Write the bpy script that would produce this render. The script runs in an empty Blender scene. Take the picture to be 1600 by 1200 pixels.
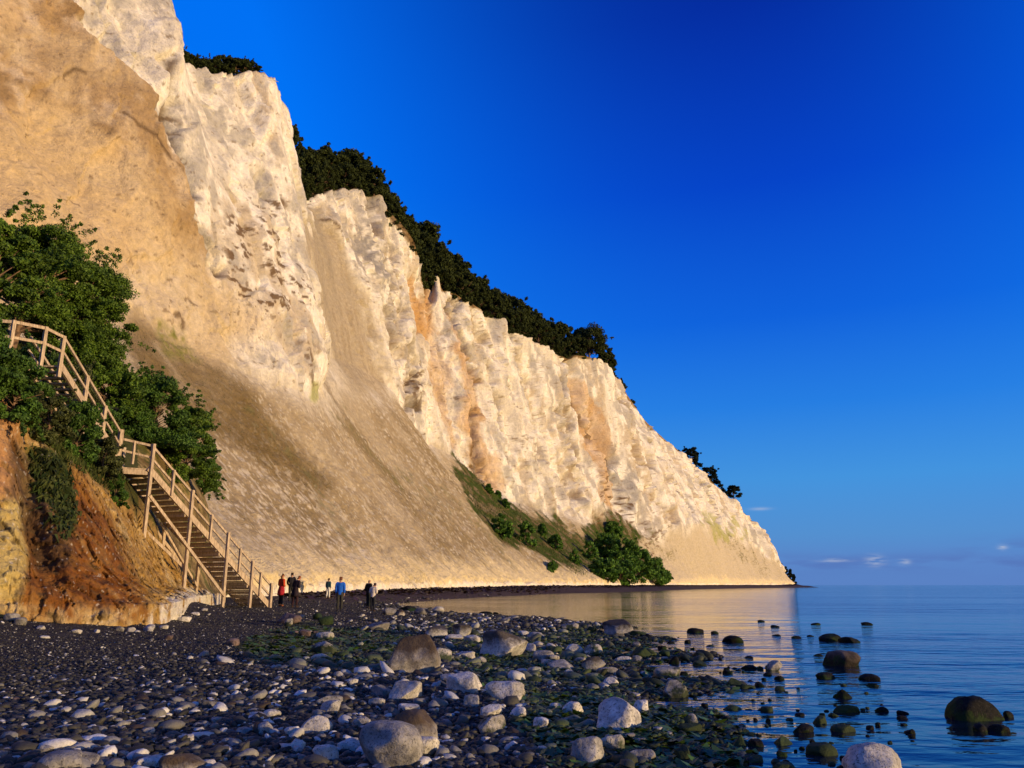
import bpy, bmesh, math, random
import numpy as np
from mathutils import Vector, Matrix

C = bpy.context.scene.collection
SC = bpy.context.scene
rng = np.random.default_rng(7)
random.seed(7)

# ------------------------------------------------------------------ camera
F = 1250.0                      # focal length in photo pixels (1600 wide)
PITCH = math.atan(314.0 / F)
CAMZ = 1.7
cp, sp = math.cos(PITCH), math.sin(PITCH)
cam_d = bpy.data.cameras.new('camera')
cam_d.sensor_width = 36.0
cam_d.lens = F / 1600 * 36.0
cam_d.clip_start = 0.1
cam_d.clip_end = 60000
cam = bpy.data.objects.new('camera', cam_d)
cam.location = (0, 0, CAMZ)
cam.rotation_euler = (math.pi / 2 + PITCH, 0, 0)
C.objects.link(cam)
SC.camera = cam

# ------------------------------------------------------------------ light
SUN_AZ, SUN_EL = math.radians(112), math.radians(4.8)
SUN_DIR = Vector((math.sin(SUN_AZ) * math.cos(SUN_EL), math.cos(SUN_AZ) * math.cos(SUN_EL), math.sin(SUN_EL)))
ld = bpy.data.lights.new('sun', 'SUN')
ld.energy = 4.95
ld.color = (1.0, 0.69, 0.35)
ld.angle = math.radians(0.5)
sun = bpy.data.objects.new('sun', ld)
sun.rotation_euler = SUN_DIR.to_track_quat('Z', 'Y').to_euler()
C.objects.link(sun)
SC.view_settings.view_transform = 'Standard'
SC.view_settings.look = 'None'
SC.view_settings.exposure = 0.0
SC.view_settings.gamma = 1.0

def world():
    w = bpy.data.worlds.new('World'); SC.world = w; w.use_nodes = True
    nt = w.node_tree; nt.nodes.clear()
    N = nt.nodes.new; L = nt.links.new
    out = N('ShaderNodeOutputWorld'); bg = N('ShaderNodeBackground')
    tc = N('ShaderNodeTexCoord'); sep = N('ShaderNodeSeparateXYZ'); L(tc.outputs['Generated'], sep.inputs[0])
    def M(op, a, b=None, c=None):
        n = N('ShaderNodeMath'); n.operation = op
        for i, v in enumerate((a, b, c)):
            if v is None: continue
            if isinstance(v, (int, float)): n.inputs[i].default_value = v
            else: L(v, n.inputs[i])
        return n.outputs[0]
    x, y, z = sep.outputs
    sky = N('ShaderNodeTexSky'); sky.sky_type = 'NISHITA'; sky.sun_disc = False
    sky.sun_elevation = SUN_EL; sky.sun_rotation = SUN_AZ
    sky.air_density = 1.0; sky.dust_density = 0.6; sky.ozone_density = 2.0
    el = M('DIVIDE', M('ARCSINE', z), math.pi / 2)
    az = M('ARCTAN2', x, y)
    dot = N('ShaderNodeVectorMath'); dot.operation = 'DOT_PRODUCT'; L(tc.outputs['Generated'], dot.inputs[0]); dot.inputs[1].default_value = SUN_DIR
    def lin(r, g, b):
        return tuple(((c / 255 + 0.055) / 1.055) ** 2.4 if c > 10 else c / 255 / 12.92 for c in (r, g, b)) + (1,)
    def ramp(stops):
        n = N('ShaderNodeValToRGB'); cr = n.color_ramp
        L(M('MULTIPLY', el, 90.0 / 50.0), n.inputs[0])
        cr.elements[0].position = 0.0; cr.elements[0].color = lin(*stops[0][1])
        cr.elements[1].position = 1.0; cr.elements[1].color = lin(*stops[-1][1])
        for p, c in stops[1:-1]:
            e = cr.elements.new(p / 50.0); e.color = lin(*c)
        return n.outputs[0]
    # a clear sky is deepest at right angles to the sun and brightens to both sides
    deep = ramp([(0, (90, 130, 196)), (1.6, (90, 134, 200)), (3.2, (84, 144, 208)), (7, (68, 148, 222)), (12, (38, 126, 226)), (18, (16, 98, 220)), (27, (6, 68, 200)), (38, (5, 46, 162)), (50, (3, 30, 130))])
    pale = ramp([(0, (92, 122, 196)), (3, (90, 140, 212)), (8, (60, 146, 232)), (16, (18, 126, 240)), (28, (2, 116, 246)), (50, (0, 108, 240))])
    tq = M('MINIMUM', M('MULTIPLY', M('POWER', dot.outputs['Value'], 2.0), 4.2), 1.0)
    mul = N('ShaderNodeMix'); mul.data_type = 'RGBA'; L(tq, mul.inputs['Factor']); L(deep, mul.inputs['A']); L(pale, mul.inputs['B'])
    # low clouds over the sea
    comb = N('ShaderNodeCombineXYZ'); L(M('MULTIPLY', az, 9.0), comb.inputs[0]); L(M('MULTIPLY', el, 75.0), comb.inputs[1])
    nz = N('ShaderNodeTexNoise'); nz.inputs['Scale'].default_value = 1.6; nz.inputs['Detail'].default_value = 5; L(comb.outputs[0], nz.inputs[0])
    e_deg = M('MULTIPLY', el, 90.0)
    def bump(v, c, s): 
        return M('EXPONENT', M('MULTIPLY', M('POWER', M('DIVIDE', M('SUBTRACT', v, c), s), 2.0), -1.0))
    a_deg = M('MULTIPLY', az, 180 / math.pi)
    bank = M('MULTIPLY', M('MAXIMUM', bump(e_deg, 1.35, 0.5), M('MULTIPLY', bump(e_deg, 1.9, 0.75), bump(a_deg, 31.5, 2.6))), M('MAXIMUM', M('MINIMUM', M('MULTIPLY', M('SUBTRACT', nz.outputs[0], 0.41), 6.0), 1.0), 0.0))
    mixb = N('ShaderNodeMix'); mixb.data_type = 'RGBA'
    L(M('MULTIPLY', bank, 0.7), mixb.inputs['Factor']); L(mul.outputs['Result'], mixb.inputs['A']); mixb.inputs['B'].default_value = lin(84, 116, 184)
    nz2 = N('ShaderNodeTexNoise'); nz2.inputs['Scale'].default_value = 7; nz2.inputs['Detail'].default_value = 5; L(comb.outputs[0], nz2.inputs[0])
    def puff(a, e, sa, se):
        return M('MULTIPLY', bump(a_deg, a, sa), bump(e_deg, e, se))
    pf = puff(23.9, 1.5, 0.5, 0.3)
    for a in ((25.6, 1.4, 0.3, 0.16), (31.0, 2.2, 0.25, 0.15), (21.5, 1.55, 0.9, 0.1)):
        pf = M('MAXIMUM', pf, puff(*a))
    pf = M('MULTIPLY', pf, M('MAXIMUM', M('MINIMUM', M('MULTIPLY', M('SUBTRACT', nz2.outputs[0], 0.38), 5.0), 1.0), 0.0))
    pf = M('MAXIMUM', pf, M('MULTIPLY', puff(17.1, 5.0, 0.62, 0.1), 0.7))
    mixp = N('ShaderNodeMix'); mixp.data_type = 'RGBA'
    L(M('MULTIPLY', pf, 0.6), mixp.inputs['Factor']); L(mixb.outputs['Result'], mixp.inputs['A']); mixp.inputs['B'].default_value = lin(186, 194, 212)
    # the real glow of a low sun on its own side of the sky
    nis = N('ShaderNodeVectorMath'); nis.operation = 'SCALE'; L(sky.outputs[0], nis.inputs[0]); nis.inputs['Scale'].default_value = 0.13
    wgt = M('MAXIMUM', M('MINIMUM', M('MULTIPLY', M('SUBTRACT', dot.outputs['Value'], 0.42), 2.4), 1.0), 0.0)
    mixs = N('ShaderNodeMix'); mixs.data_type = 'RGBA'
    L(wgt, mixs.inputs['Factor']); L(mixp.outputs['Result'], mixs.inputs['A']); L(nis.outputs[0], mixs.inputs['B'])
    L(mixs.outputs['Result'], bg.inputs['Color']); bg.inputs['Strength'].default_value = 1.0
    L(bg.outputs[0], out.inputs[0])
world()

# ------------------------------------------------------------------ geometry maths
def ray(u, v):
    a = (u - 800.0) / F; b = (600.0 - v) / F
    d = cp - b * sp
    return a / d, (sp + b * cp) / d            # x per metre of y, z per metre of y
def P(u, v, Y):
    rx, rz = ray(u, v); return np.array((rx * Y, Y, CAMZ + rz * Y))
def PZ(u, Y, z):                               # at column u, depth Y, height z (found by iteration)
    v = 900.0
    for _ in range(6):
        rz = (z - CAMZ) / Y
        b = (rz * cp - sp) / (cp + rz * sp); v = 600 - b * F
    return np.array((ray(u, v)[0] * Y, Y, z))
def project(p):
    x, y, z = p[..., 0], p[..., 1], p[..., 2] - CAMZ
    fw = y * cp + z * sp; upv = -y * sp + z * cp
    fw = np.where(fw < 0.1, 0.1, fw)
    return 800 + F * x / fw, 600 - F * upv / fw, fw

def _hash(ix, iy, iz, seed):
    h = (ix.astype(np.int64) * 374761393 + iy.astype(np.int64) * 668265263 + iz.astype(np.int64) * 2147483647 + seed * 974711) & 0xffffffff
    h = ((h ^ (h >> 13)) * 1274126177) & 0xffffffff
    h = ((h ^ (h >> 16)) * 2246822519) & 0xffffffff
    return ((h ^ (h >> 15)) & 0xffffff) / float(0xffffff) * 2 - 1
def noise(p, seed=0):
    p = np.asarray(p, float)
    i = np.floor(p); f = p - i; i = i.astype(np.int64)
    w = f * f * f * (f * (f * 6 - 15) + 10)
    r = 0
    for dx in (0, 1):
        for dy in (0, 1):
            for dz in (0, 1):
                k = (w[..., 0] if dx else 1 - w[..., 0]) * (w[..., 1] if dy else 1 - w[..., 1]) * (w[..., 2] if dz else 1 - w[..., 2])
                r = r + k * _hash(i[..., 0] + dx, i[..., 1] + dy, i[..., 2] + dz, seed)
    return r
def fbm(p, octv=4, seed=0, gain=0.5):
    p = np.asarray(p, float); r = 0; a = 1.0; t = 0
    for k in range(octv):
        r = r + a * noise(p * (2.03 ** k) + 17.3 * k, seed + k); t += a; a *= gain
    return r / t
def ridged(p, octv=4, seed=0):
    p = np.asarray(p, float); r = 0; a = 1.0; t = 0
    for k in range(octv):
        r = r + a * (1 - 2 * np.abs(noise(p * (2.03 ** k) + 9.1 * k, seed + k))); t += a; a *= 0.5
    return r / t
def facets(p, seed=0):
    """chipped rock: every cell of a random pattern is a tilted plane"""
    p = np.asarray(p, float); i0 = np.floor(p); best = np.full(p.shape[:-1], 1e9); out = np.zeros(p.shape[:-1])
    for dx in (-1, 0, 1):
        for dy in (-1, 0, 1):
            for dz in (-1, 0, 1):
                c = (i0 + np.array((dx, dy, dz))).astype(np.int64); a, b, e = c[..., 0], c[..., 1], c[..., 2]
                o = np.stack([_hash(a, b, e, seed + k) for k in range(3)], -1) * .5 + .5
                v = p - (c + o); d = (v * v).sum(-1); m = d < best
                n = np.stack([_hash(a, b, e, seed + 11 + k) for k in range(4)], -1)
                out = np.where(m, (v * n[..., :3]).sum(-1) + .35 * n[..., 3], out); best = np.where(m, d, best)
    return out
def sstep(a, b, x):
    t = np.clip((x - a) / (b - a), 0, 1); return t * t * (3 - 2 * t)
def inside(u, v, poly):
    r = np.zeros(np.shape(u), bool); n = len(poly)
    for i in range(n):
        x1, y1 = poly[i]; x2, y2 = poly[(i + 1) % n]
        c = ((y1 > v) != (y2 > v)) & (u < (x2 - x1) * (v - y1) / ((y2 - y1) + 1e-12) + x1)
        r ^= c
    return r
def poly_dist(x, y, pts):
    best = np.full(np.shape(x), 1e18)
    for (x1, y1), (x2, y2) in zip(pts[:-1], pts[1:]):
        dx, dy = x2 - x1, y2 - y1
        t = np.clip(((x - x1) * dx + (y - y1) * dy) / (dx * dx + dy * dy + 1e-9), 0, 1)
        best = np.minimum(best, (x - x1 - t * dx) ** 2 + (y - y1 - t * dy) ** 2)
    return np.sqrt(best)
def soft(u, v, poly, w):
    """1 inside a patch, fading over w outside"""
    ins = inside(u, v, poly)
    d = poly_dist(u, v, list(poly) + [poly[0]])
    return np.where(ins, 1.0, np.clip(1 - d / w, 0, 1))

# ------------------------------------------------------------------ scene helpers
def tag(o, label=None, cat=None, group=None, kind=None):
    if label: o['label'] = label
    if cat: o['category'] = cat
    if group: o['group'] = group
    if kind: o['kind'] = kind
    return o
def link(name, me, mat=None, parent=None):
    o = bpy.data.objects.new(name, me); C.objects.link(o)
    if mat is not None and len(me.materials) == 0: me.materials.append(mat)
    if parent is not None: o.parent = parent
    return o
def empty(name, loc, rz=0.0, label=None, cat=None, group=None):
    o = bpy.data.objects.new(name, None); C.objects.link(o)
    o.location = loc; o.rotation_euler = (0, 0, rz); o.empty_display_size = 0.3
    return tag(o, label, cat, group)
def mesh_np(name, verts, faces, smooth=True, cols=None):
    """verts (n,3); faces (m,3|4) int array; cols (n,3)"""
    verts = np.ascontiguousarray(verts, np.float32); faces = np.ascontiguousarray(faces, np.int32)
    k = faces.shape[1]; m = len(faces)
    me = bpy.data.meshes.new(name)
    me.vertices.add(len(verts)); me.vertices.foreach_set('co', verts.ravel())
    me.loops.add(m * k); me.loops.foreach_set('vertex_index', faces.ravel())
    me.polygons.add(m)
    me.polygons.foreach_set('loop_start', np.arange(0, m * k, k, dtype=np.int32))
    me.polygons.foreach_set('loop_total', np.full(m, k, np.int32))
    if smooth: me.polygons.foreach_set('use_smooth', np.ones(m, bool))
    if cols is not None:
        at = me.color_attributes.new('Col', 'FLOAT_COLOR', 'POINT')
        c = np.ones((len(verts), 4), np.float32); c[:, :3] = cols
        at.data.foreach_set('color', c.ravel())
    me.update(calc_edges=True); me.validate()
    return me
def grid_faces(ns, nt):
    i = np.arange(ns - 1)[:, None] * nt + np.arange(nt - 1)[None, :]
    return np.stack([i, i + nt, i + nt + 1, i + 1], -1).reshape(-1, 4)
def mat_new(name):
    m = bpy.data.materials.new(name); m.use_nodes = True
    nt = m.node_tree; b = nt.nodes['Principled BSDF']
    return m, nt, nt.nodes.new, nt.links.new, b

def vcol_material(name, rough, scale, var, bump_scales, spec=0.2):
    m, nt, N, L, b = mat_new(name)
    at = N('ShaderNodeAttribute'); at.attribute_name = 'Col'
    tc = N('ShaderNodeNewGeometry')
    nz = N('ShaderNodeTexNoise'); nz.inputs['Scale'].default_value = scale; nz.inputs['Detail'].default_value = 8; nz.inputs['Roughness'].default_value = 0.7
    L(tc.outputs['Position'], nz.inputs['Vector'])
    mr = N('ShaderNodeMapRange'); mr.inputs[1].default_value = 0.3; mr.inputs[2].default_value = 0.7
    mr.inputs[3].default_value = 1 - var; mr.inputs[4].default_value = 1 + var * 0.6; L(nz.outputs[0], mr.inputs[0])
    mu = N('ShaderNodeVectorMath'); mu.operation = 'SCALE'; L(at.outputs['Color'], mu.inputs[0]); L(mr.outputs[0], mu.inputs['Scale'])
    L(mu.outputs[0], b.inputs['Base Color'])
    b.inputs['Roughness'].default_value = rough
    b.inputs['Specular IOR Level'].default_value = spec
    prev = None
    for sc, dist in bump_scales:
        n2 = N('ShaderNodeTexNoise'); n2.inputs['Scale'].default_value = sc; n2.inputs['Detail'].default_value = 6; n2.inputs['Roughness'].default_value = 0.65
        L(tc.outputs['Position'], n2.inputs['Vector'])
        bp = N('ShaderNodeBump'); bp.inputs['Strength'].default_value = 1.0; bp.inputs['Distance'].default_value = dist
        L(n2.outputs[0], bp.inputs['Height'])
        if prev is not None: L(prev.outputs[0], bp.inputs['Normal'])
        prev = bp
    if prev is not None: L(prev.outputs[0], b.inputs['Normal'])
    return m

# ------------------------------------------------------------------ the chalk cliff
def ZF(Y): return float(np.interp(Y, [20, 40, 70, 100, 150, 400], [0.7, 0.8, 0.85, 1.1, 1.45, 1.55]))
COLS = []   # foot(u,Y) ttop(u,v,Y) mid(u,v,Y) brink(u,v,Y)
W = np.array
COLS.append([W((-34., 2., .8)), W((-56., 2., 18.)), W((-70., 2., 45.)), W((-86., 2., 80.))])
COLS.append([W((-31., 46., .8)), W((-56., 54., 22.)), W((-74., 58., 50.)), W((-94., 62., 86.))])
for (fu, fY), tt, md, br in [
    ((432, 67), (60, 450, 79), (-60, 150, 84), (-250, -300, 88)),
    ((505, 80), (200, 505, 89), (60, 200, 93), (-60, -250, 97)),
    ((585, 94), (300, 548, 100), (205, 170, 103), (125, -150, 106)),
    ((645, 106), (395, 590, 109), (325, 330, 111), (225, -130, 114)),
    ((662, 109), (430, 604, 112), (352, 345, 114), (254, -40, 117)),
    ((674, 112), (452, 608, 114), (372, 352, 116), (266, 76, 119)),
    ((716, 122), (486, 615, 124), (430, 370, 127), (345, 118, 131)),
    ((762, 137), (495, 605, 132), (478, 400, 135), (429, 131, 139)),
    ((800, 150), (520, 560, 155), (500, 400, 160), (468, 301, 166)),
    ((850, 180), (598, 600, 182), (560, 430, 186), (533, 298, 190)),
    ((885, 197), (645, 680, 197), (630, 500, 202), (597, 318, 205)),
    ((905, 203), (665, 692, 205), (657, 520, 209), (651, 376, 214)),
    ((930, 212), (712, 715, 221), (692, 570, 230), (668, 452, 238)),
    ((945, 220), (745, 745, 227), (715, 580, 236), (700, 455, 244)),
    ((960, 232), (775, 770, 236), (748, 600, 246), (738, 472, 254)),
    ((990, 270), (850, 800, 268), (820, 650, 278), (803, 517, 285)),
    ((1030, 318), (930, 808, 312), (900, 680, 320), (892, 562, 328)),
    ((1045, 335), (955, 800, 328), (922, 680, 334), (908, 556, 337)),
    ((1075, 365), (1010, 838, 348), (975, 700, 352), (952, 572, 358)),
    ((1110, 405), (1083, 818, 390), (1048, 742, 392), (1010, 656, 396)),
    ((1165, 475), (1128, 828, 468), (1102, 774, 472), (1080, 720, 478)),
    ((1205, 530), (1172, 850, 525), (1163, 822, 528), (1150, 788, 532)),
    ((1230, 560), (1206, 873, 557), (1199, 852, 560), (1190, 828, 565)),
    ((1242, 580), (1224, 896, 580), (1215, 882, 582), (1207, 866, 586)),
]:
    COLS.append([PZ(fu, fY, ZF(fY)), P(*tt), P(*md), P(*br)])
COLS.append([W((205., 640., 1.5)), W((196., 640., 9.)), W((185., 641., 16.)), W((175., 642., 22.))])
COLS.append([W((190., 760., 1.5)), W((180., 760., 9.)), W((160., 760., 20.)), W((140., 760., 30.))])
COLS = np.array(COLS)                                      # (K,4,3)
K = len(COLS)
FOOT = [tuple(c[0][:2]) for c in COLS]

def catmull(arr, q):
    i = np.clip(np.floor(q).astype(int), 0, len(arr) - 2); t = (q - i)[:, None, None]
    p0 = arr[np.clip(i - 1, 0, None)]; p1 = arr[i]; p2 = arr[i + 1]; p3 = arr[np.clip(i + 2, None, len(arr) - 1)]
    m1 = (p2 - p0) * 0.5; m2 = (p3 - p1) * 0.5
    # keep tangents tame where spacing is uneven
    d = np.linalg.norm(p2 - p1, axis=-1, keepdims=True)
    for m in (m1, m2):
        l = np.linalg.norm(m, axis=-1, keepdims=True); m *= np.minimum(1, 1.0 * d / (l + 1e-9))
    t2, t3 = t * t, t * t * t
    return (2 * t3 - 3 * t2 + 1) * p1 + (t3 - 2 * t2 + t) * m1 + (-2 * t3 + 3 * t2) * p2 + (t3 - t2) * m2

def n1_(V): return fbm(V * .12, 2, 363)
def build_cliff():
    uu, vv, _ = project(COLS)
    q = []
    for k in range(K - 1):
        du = np.hypot(uu[k + 1] - uu[k], vv[k + 1] - vv[k]).max()
        n = int(np.clip(du / 2.2, 8, 60))
        if k == 0: n = 20
        q += list(k + np.arange(n) / n)
    q.append(K - 1.0); q = np.array(q)
    L4 = catmull(COLS, q)                                   # (S,4,3)
    S = len(q)
    foot, tt, md, br = [L4[:, i] for i in range(4)]
    hz = br - foot; hz[:, 2] = 0; hz /= np.linalg.norm(hz, axis=1, keepdims=True) + 1e-9
    nh = 1.6 + 0.9 * fbm(np.stack([q * 6, q * 0, q * 0], 1), 3, 5)
    notch = foot + hz * (0.9 * nh[:, None] / 1.6) + np.array((0, 0, 1)) * nh[:, None]
    skirt = foot - hz * 0.6 + np.array((0, 0, -1.6))
    rim = br + hz * 3.5 + np.array((0, 0, 0.6)); back = br + hz * 30 + np.array((0, 0, 2.5)); far = br + hz * 260 + np.array((0, 0, 6.0))
    rows = [skirt, foot, notch, tt, md, br, rim, back, far]
    cnt = [3, 14, 130, 120, 120, 6, 8, 3]
    pts, lev = [], []
    for r in range(len(rows) - 1):
        for j in range(cnt[r]):
            f = j / cnt[r]
            p = rows[r] * (1 - f) + rows[r + 1] * f
            if r == 2: p = p - np.array((0, 0, 1)) * (math.sin(f * math.pi) * 0.05 * np.linalg.norm(tt - notch, axis=1))[:, None]
            pts.append(p); lev.append(r - 1 + f)
    pts.append(far); lev.append(7.0)
    V = np.stack(pts, 1); T = np.array(lev)[None, :].repeat(S, 0)   # (S,NT,3); level: 0 foot 1 notch 2 ttop 3 mid 4 brink
    NT = V.shape[1]
    Q = q[:, None].repeat(NT, 1)
    u, v, _ = project(V)
    wob = 22.0
    un = u + wob * fbm(V * 0.12, 3, 41) + 3 * fbm(V * 0.9, 2, 43); vn = v + wob * fbm(V * 0.12, 3, 42) + 3 * fbm(V * 0.9, 2, 44)
    out = -hz[:, None, :] * np.ones((1, NT, 1)) + np.array((0, 0, 0.22))
    # --- zones
    tl = T + 0.22 * fbm(V * np.array((.07, .07, .05)), 3, 71) * np.clip(T - 1.0, 0, 1) * np.clip(4 - T, 0, 1)
    face = sstep(1.82, 2.12, tl) * (1 - sstep(4.02, 4.3, T))
    brownpoly = [(-400, -700), (60, -60), (110, 20), (155, 70), (195, 125), (236, 190), (262, 270), (285, 340), (318, 398), (344, 424), (318, 436), (270, 420), (180, 430), (60, 440), (-400, 500)]
    brown = soft(un, vn, brownpoly, 12) * (1 - .85 * sstep(330, 430, vn + .25 * (un - 320)))
    slide = soft(un, vn, [(486, 330), (500, 360), (528, 385), (548, 440), (566, 520), (590, 610), (560, 600), (535, 560), (508, 500), (498, 440), (490, 390)], 16) * sstep(-1.1, .0, fbm(V * np.array((.12, .12, .03)), 3, 47) + .35)
    face = face * (1 - 0.8 * slide)
    wedge = soft(un, vn, [(700, 705), (738, 742), (790, 785), (850, 810), (905, 838), (950, 805), (1000, 835), (1030, 905), (960, 905), (910, 885), (850, 872), (790, 845), (745, 790), (720, 745)], 8)
    SL = np.concatenate([[0], np.cumsum(np.linalg.norm(np.diff(foot, axis=0), axis=1))])[:, None].repeat(NT, 1)
    SD = np.concatenate([np.zeros((S, 1)), np.cumsum(np.linalg.norm(np.diff(V, axis=1), axis=2), 1)], 1)
    # --- relief
    lo = V * np.array((0.055, 0.055, 0.016)); 
    d = 3.2 * fbm(lo, 3, 11)
    d += 3.0 * (ridged(V * np.array((0.10, 0.10, 0.022)), 2, 21) - 0.2)
    d += 0.6 * ridged(V * np.array((0.26, 0.26, 0.05)), 3, 31)
    d += 0.25 * ridged(V * np.array((0.8, 0.8, 0.3)), 2, 32)
    d += 0.2 * fbm(V * np.array((1.0, 1.0, 0.4)), 3, 33)
    wv = V + 1.2 * np.stack([fbm(V * .25, 2, 301), fbm(V * .25, 2, 302), fbm(V * .25, 2, 303)], -1)
    d += 1.25 * facets(wv * np.array((.15, .15, .04)), 311) + .30 * facets(wv * np.array((.42, .42, .09)), 331) + .10 * facets(V * np.array((1.1, 1.1, .4)), 351)
    strata = fbm(np.stack([V[..., 0] * .03, V[..., 1] * .03, V[..., 2] * .45], -1), 3, 35)
    d += 0.12 * strata
    near = sstep(120, 60, V[..., 1])
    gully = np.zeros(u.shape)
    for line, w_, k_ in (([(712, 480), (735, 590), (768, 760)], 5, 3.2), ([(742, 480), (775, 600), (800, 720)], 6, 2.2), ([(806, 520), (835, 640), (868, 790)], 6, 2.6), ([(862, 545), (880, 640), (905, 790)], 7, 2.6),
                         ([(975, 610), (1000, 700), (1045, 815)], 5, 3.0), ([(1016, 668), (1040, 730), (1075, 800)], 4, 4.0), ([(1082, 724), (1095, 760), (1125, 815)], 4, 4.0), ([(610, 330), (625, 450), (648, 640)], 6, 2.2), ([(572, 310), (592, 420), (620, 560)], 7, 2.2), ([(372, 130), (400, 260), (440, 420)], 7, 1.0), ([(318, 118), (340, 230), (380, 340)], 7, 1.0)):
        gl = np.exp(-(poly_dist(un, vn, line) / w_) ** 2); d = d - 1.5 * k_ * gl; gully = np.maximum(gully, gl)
    d = d - 1.2
    amp = (1 - 0.45 * brown) * (1 - 0.15 * near)
    # cracks
    cr1 = poly_dist(un, vn, [(897, 560), (908, 600), (912, 640), (935, 680), (958, 712), (968, 760), (970, 800)])
    cr2 = poly_dist(un, vn, [(300, 350), (318, 390), (345, 415)])
    cr3 = poly_dist(un, vn, [(660, 440), (690, 560), (745, 720), (770, 780)])
    cr4 = poly_dist(un, vn, [(255, 90), (268, 160), (282, 240), (296, 300)])
    cut = 4.5 * np.exp(-(cr1 / 9) ** 2) + 1.8 * np.exp(-(cr2 / 6) ** 2) + 3.0 * np.exp(-(cr3 / 16) ** 2) + 2.2 * np.exp(-(cr4 / 9) ** 2)
    d = d * (1 - np.exp(-((Q - 6.4) / 1.3) ** 2) * sstep(2.2, 2.9, T)) * (1 - .55 * np.exp(-((Q - 9.1) / .7) ** 2) * sstep(2.4, 3.2, T))
    d = d * amp - cut
    d += 1.8 * brown * (T > 1.9)
    fade = np.minimum(sstep(1.75, 2.25, T), 1)
    dt = 0.55 * fbm(np.stack([SL * .10, SD * .025, Q * 0], -1), 4, 51) + 0.14 * fbm(np.stack([SL * .7, SD * .08, Q * 0], -1), 3, 52) + 0.2 * fbm(V * .6, 4, 53)
    dt *= sstep(0.0, 0.8, T) * (1 + np.clip(V[..., 1] / 150 - .5, 0, 2))
    dt = dt + .13 * facets(V * .9, 361) * sstep(-.1, .4, n1_(V)) * sstep(.2, .9, T)
    dn = (0.45 * ridged(np.stack([Q * 26, T * 0.7, Q * 0], -1), 3, 55) + 0.2 * fbm(V * 1.6, 3, 56)) * sstep(-0.2, 0.25, T) * (1 - sstep(0.9, 1.15, T))
    disp = d * face * fade + dt * (1 - face) * (T < 4.3) + dn
    V2 = V + out * disp[..., None]
    # spires and teeth along the brink
    top = np.exp(-((T - 4.0) / 0.35) ** 2)
    tooth = 1.3 * ridged(np.stack([Q * 5.3, Q * 0, Q * 0], -1), 3, 61) + 0.5 * fbm(np.stack([Q * 30, Q * 0, Q * 0], -1), 2, 62)
    V2[..., 2] += top * tooth * 0.9
    V2[..., 2] += np.exp(-((u - 684) / 4.5) ** 2) * np.exp(-((T - 4.0) / 0.45) ** 2) * 7.5 * (Q > 13) * (Q < 18)
    # --- colour of the ground, plus shade painted into gullies and cracks
    def c3(*a): return np.array(a)
    chalk = c3(.67, .625, .545); talus = c3(.36, .285, .175); tan = c3(.46, .315, .16); grey = c3(.46, .44, .42); ochre = c3(.43, .25, .095)
    def mix(a, b, f): f = np.clip(f, 0, 1)[..., None]; return a * (1 - f) + b * f
    n1 = fbm(V * np.array((.1, .1, .05)), 4, 81); n2 = fbm(V * np.array((.45, .45, .2)), 4, 82); n3 = fbm(V * np.array((1.7, 1.7, 1.2)), 3, 83)
    streak = .75 * fbm(np.stack([SL * .16, SD * .022, Q * 0], -1), 5, 84) + .5 * fbm(V * .07, 3, 87)
    fine = .7 * fbm(np.stack([SL * 1.1, SD * .12, Q * 0], -1), 3, 85) + .5 * n3
    col = np.ones(V.shape) * chalk
    col = mix(col, c3(.47, .38, .265), sstep(.05, 0.4, streak + .35 * n2) * .7)
    col = mix(col, grey * .86, sstep(0.05, 0.35, n1 * .7 + n2 * .7) * .75)
    col = mix(col, c3(.82, .79, .72), sstep(0.02, .3, -n2) * .8)
    col = mix(col, c3(.25, .24, .245), soft(un, vn, [(552, 350), (576, 332), (600, 400), (600, 446), (586, 455), (562, 415)], 22) * sstep(-.45, .3, n3 + n2) * .85)
    col = mix(col, c3(.36, .34, .32), soft(un, vn, [(585, 450), (610, 470), (640, 560), (620, 580)], 20) * sstep(-.2, .3, n3 + n2) * .6)
    for poly, w, s in (([(708, 480), (722, 540), (748, 620), (772, 700), (790, 765), (768, 765), (735, 660), (712, 560)], 6, .85), ([(668, 470), (690, 520), (705, 620), (712, 690), (700, 690), (680, 580)], 6, .55),
                       ([(898, 575), (925, 600), (965, 705), (960, 800), (935, 790), (925, 700), (905, 640)], 6, .7),
                       ([(655, 430), (680, 470), (690, 520), (668, 520)], 6, .8)):
        col = mix(col, ochre * 1.15, soft(un, vn, poly, w) * s * (.75 + .6 * streak))
    col = mix(col, c3(.30, .215, .13), gully * (.55 + .5 * n2) * sstep(180, 260, V[..., 1] + 60))  # brown clay dirt, with the shade of the gullies painted in
    # talus
    tcol = np.ones(V.shape) * talus
    farw = sstep(930, 1010, u)
    tcol = mix(tcol, c3(.24, .18, .09), sstep(-.1, .35, streak + .3 * n2) * .75)
    sp2 = fbm(V * 2.6, 2, 88)
    tcol = mix(tcol, c3(.62, .57, .47), sstep(.42, .55, sp2) * .8)
    tcol = mix(tcol, c3(.20, .16, .075), sstep(.40, .55, fbm(V * 1.9, 2, 89)) * sstep(-.1, .2, n1) * .8)
    tcol = mix(tcol, c3(.56, .49, .37), sstep(.1, .4, fine * .7 + n3 * .5) * .6)
    tcol = mix(tcol, c3(.46, .385, .265), sstep(.0, .35, -streak) * .55)
    tcol = mix(tcol, c3(.54, .47, .36), farw * .8)
    col = mix(tcol, col, face)
    col = mix(col, tan * (1 - .0), brown * (T > 1.85) * (.85 + .3 * n2))
    col = mix(col, c3(.34, .24, .13), brown * sstep(.05, .35, strata + .4 * n2) * .55)
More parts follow.
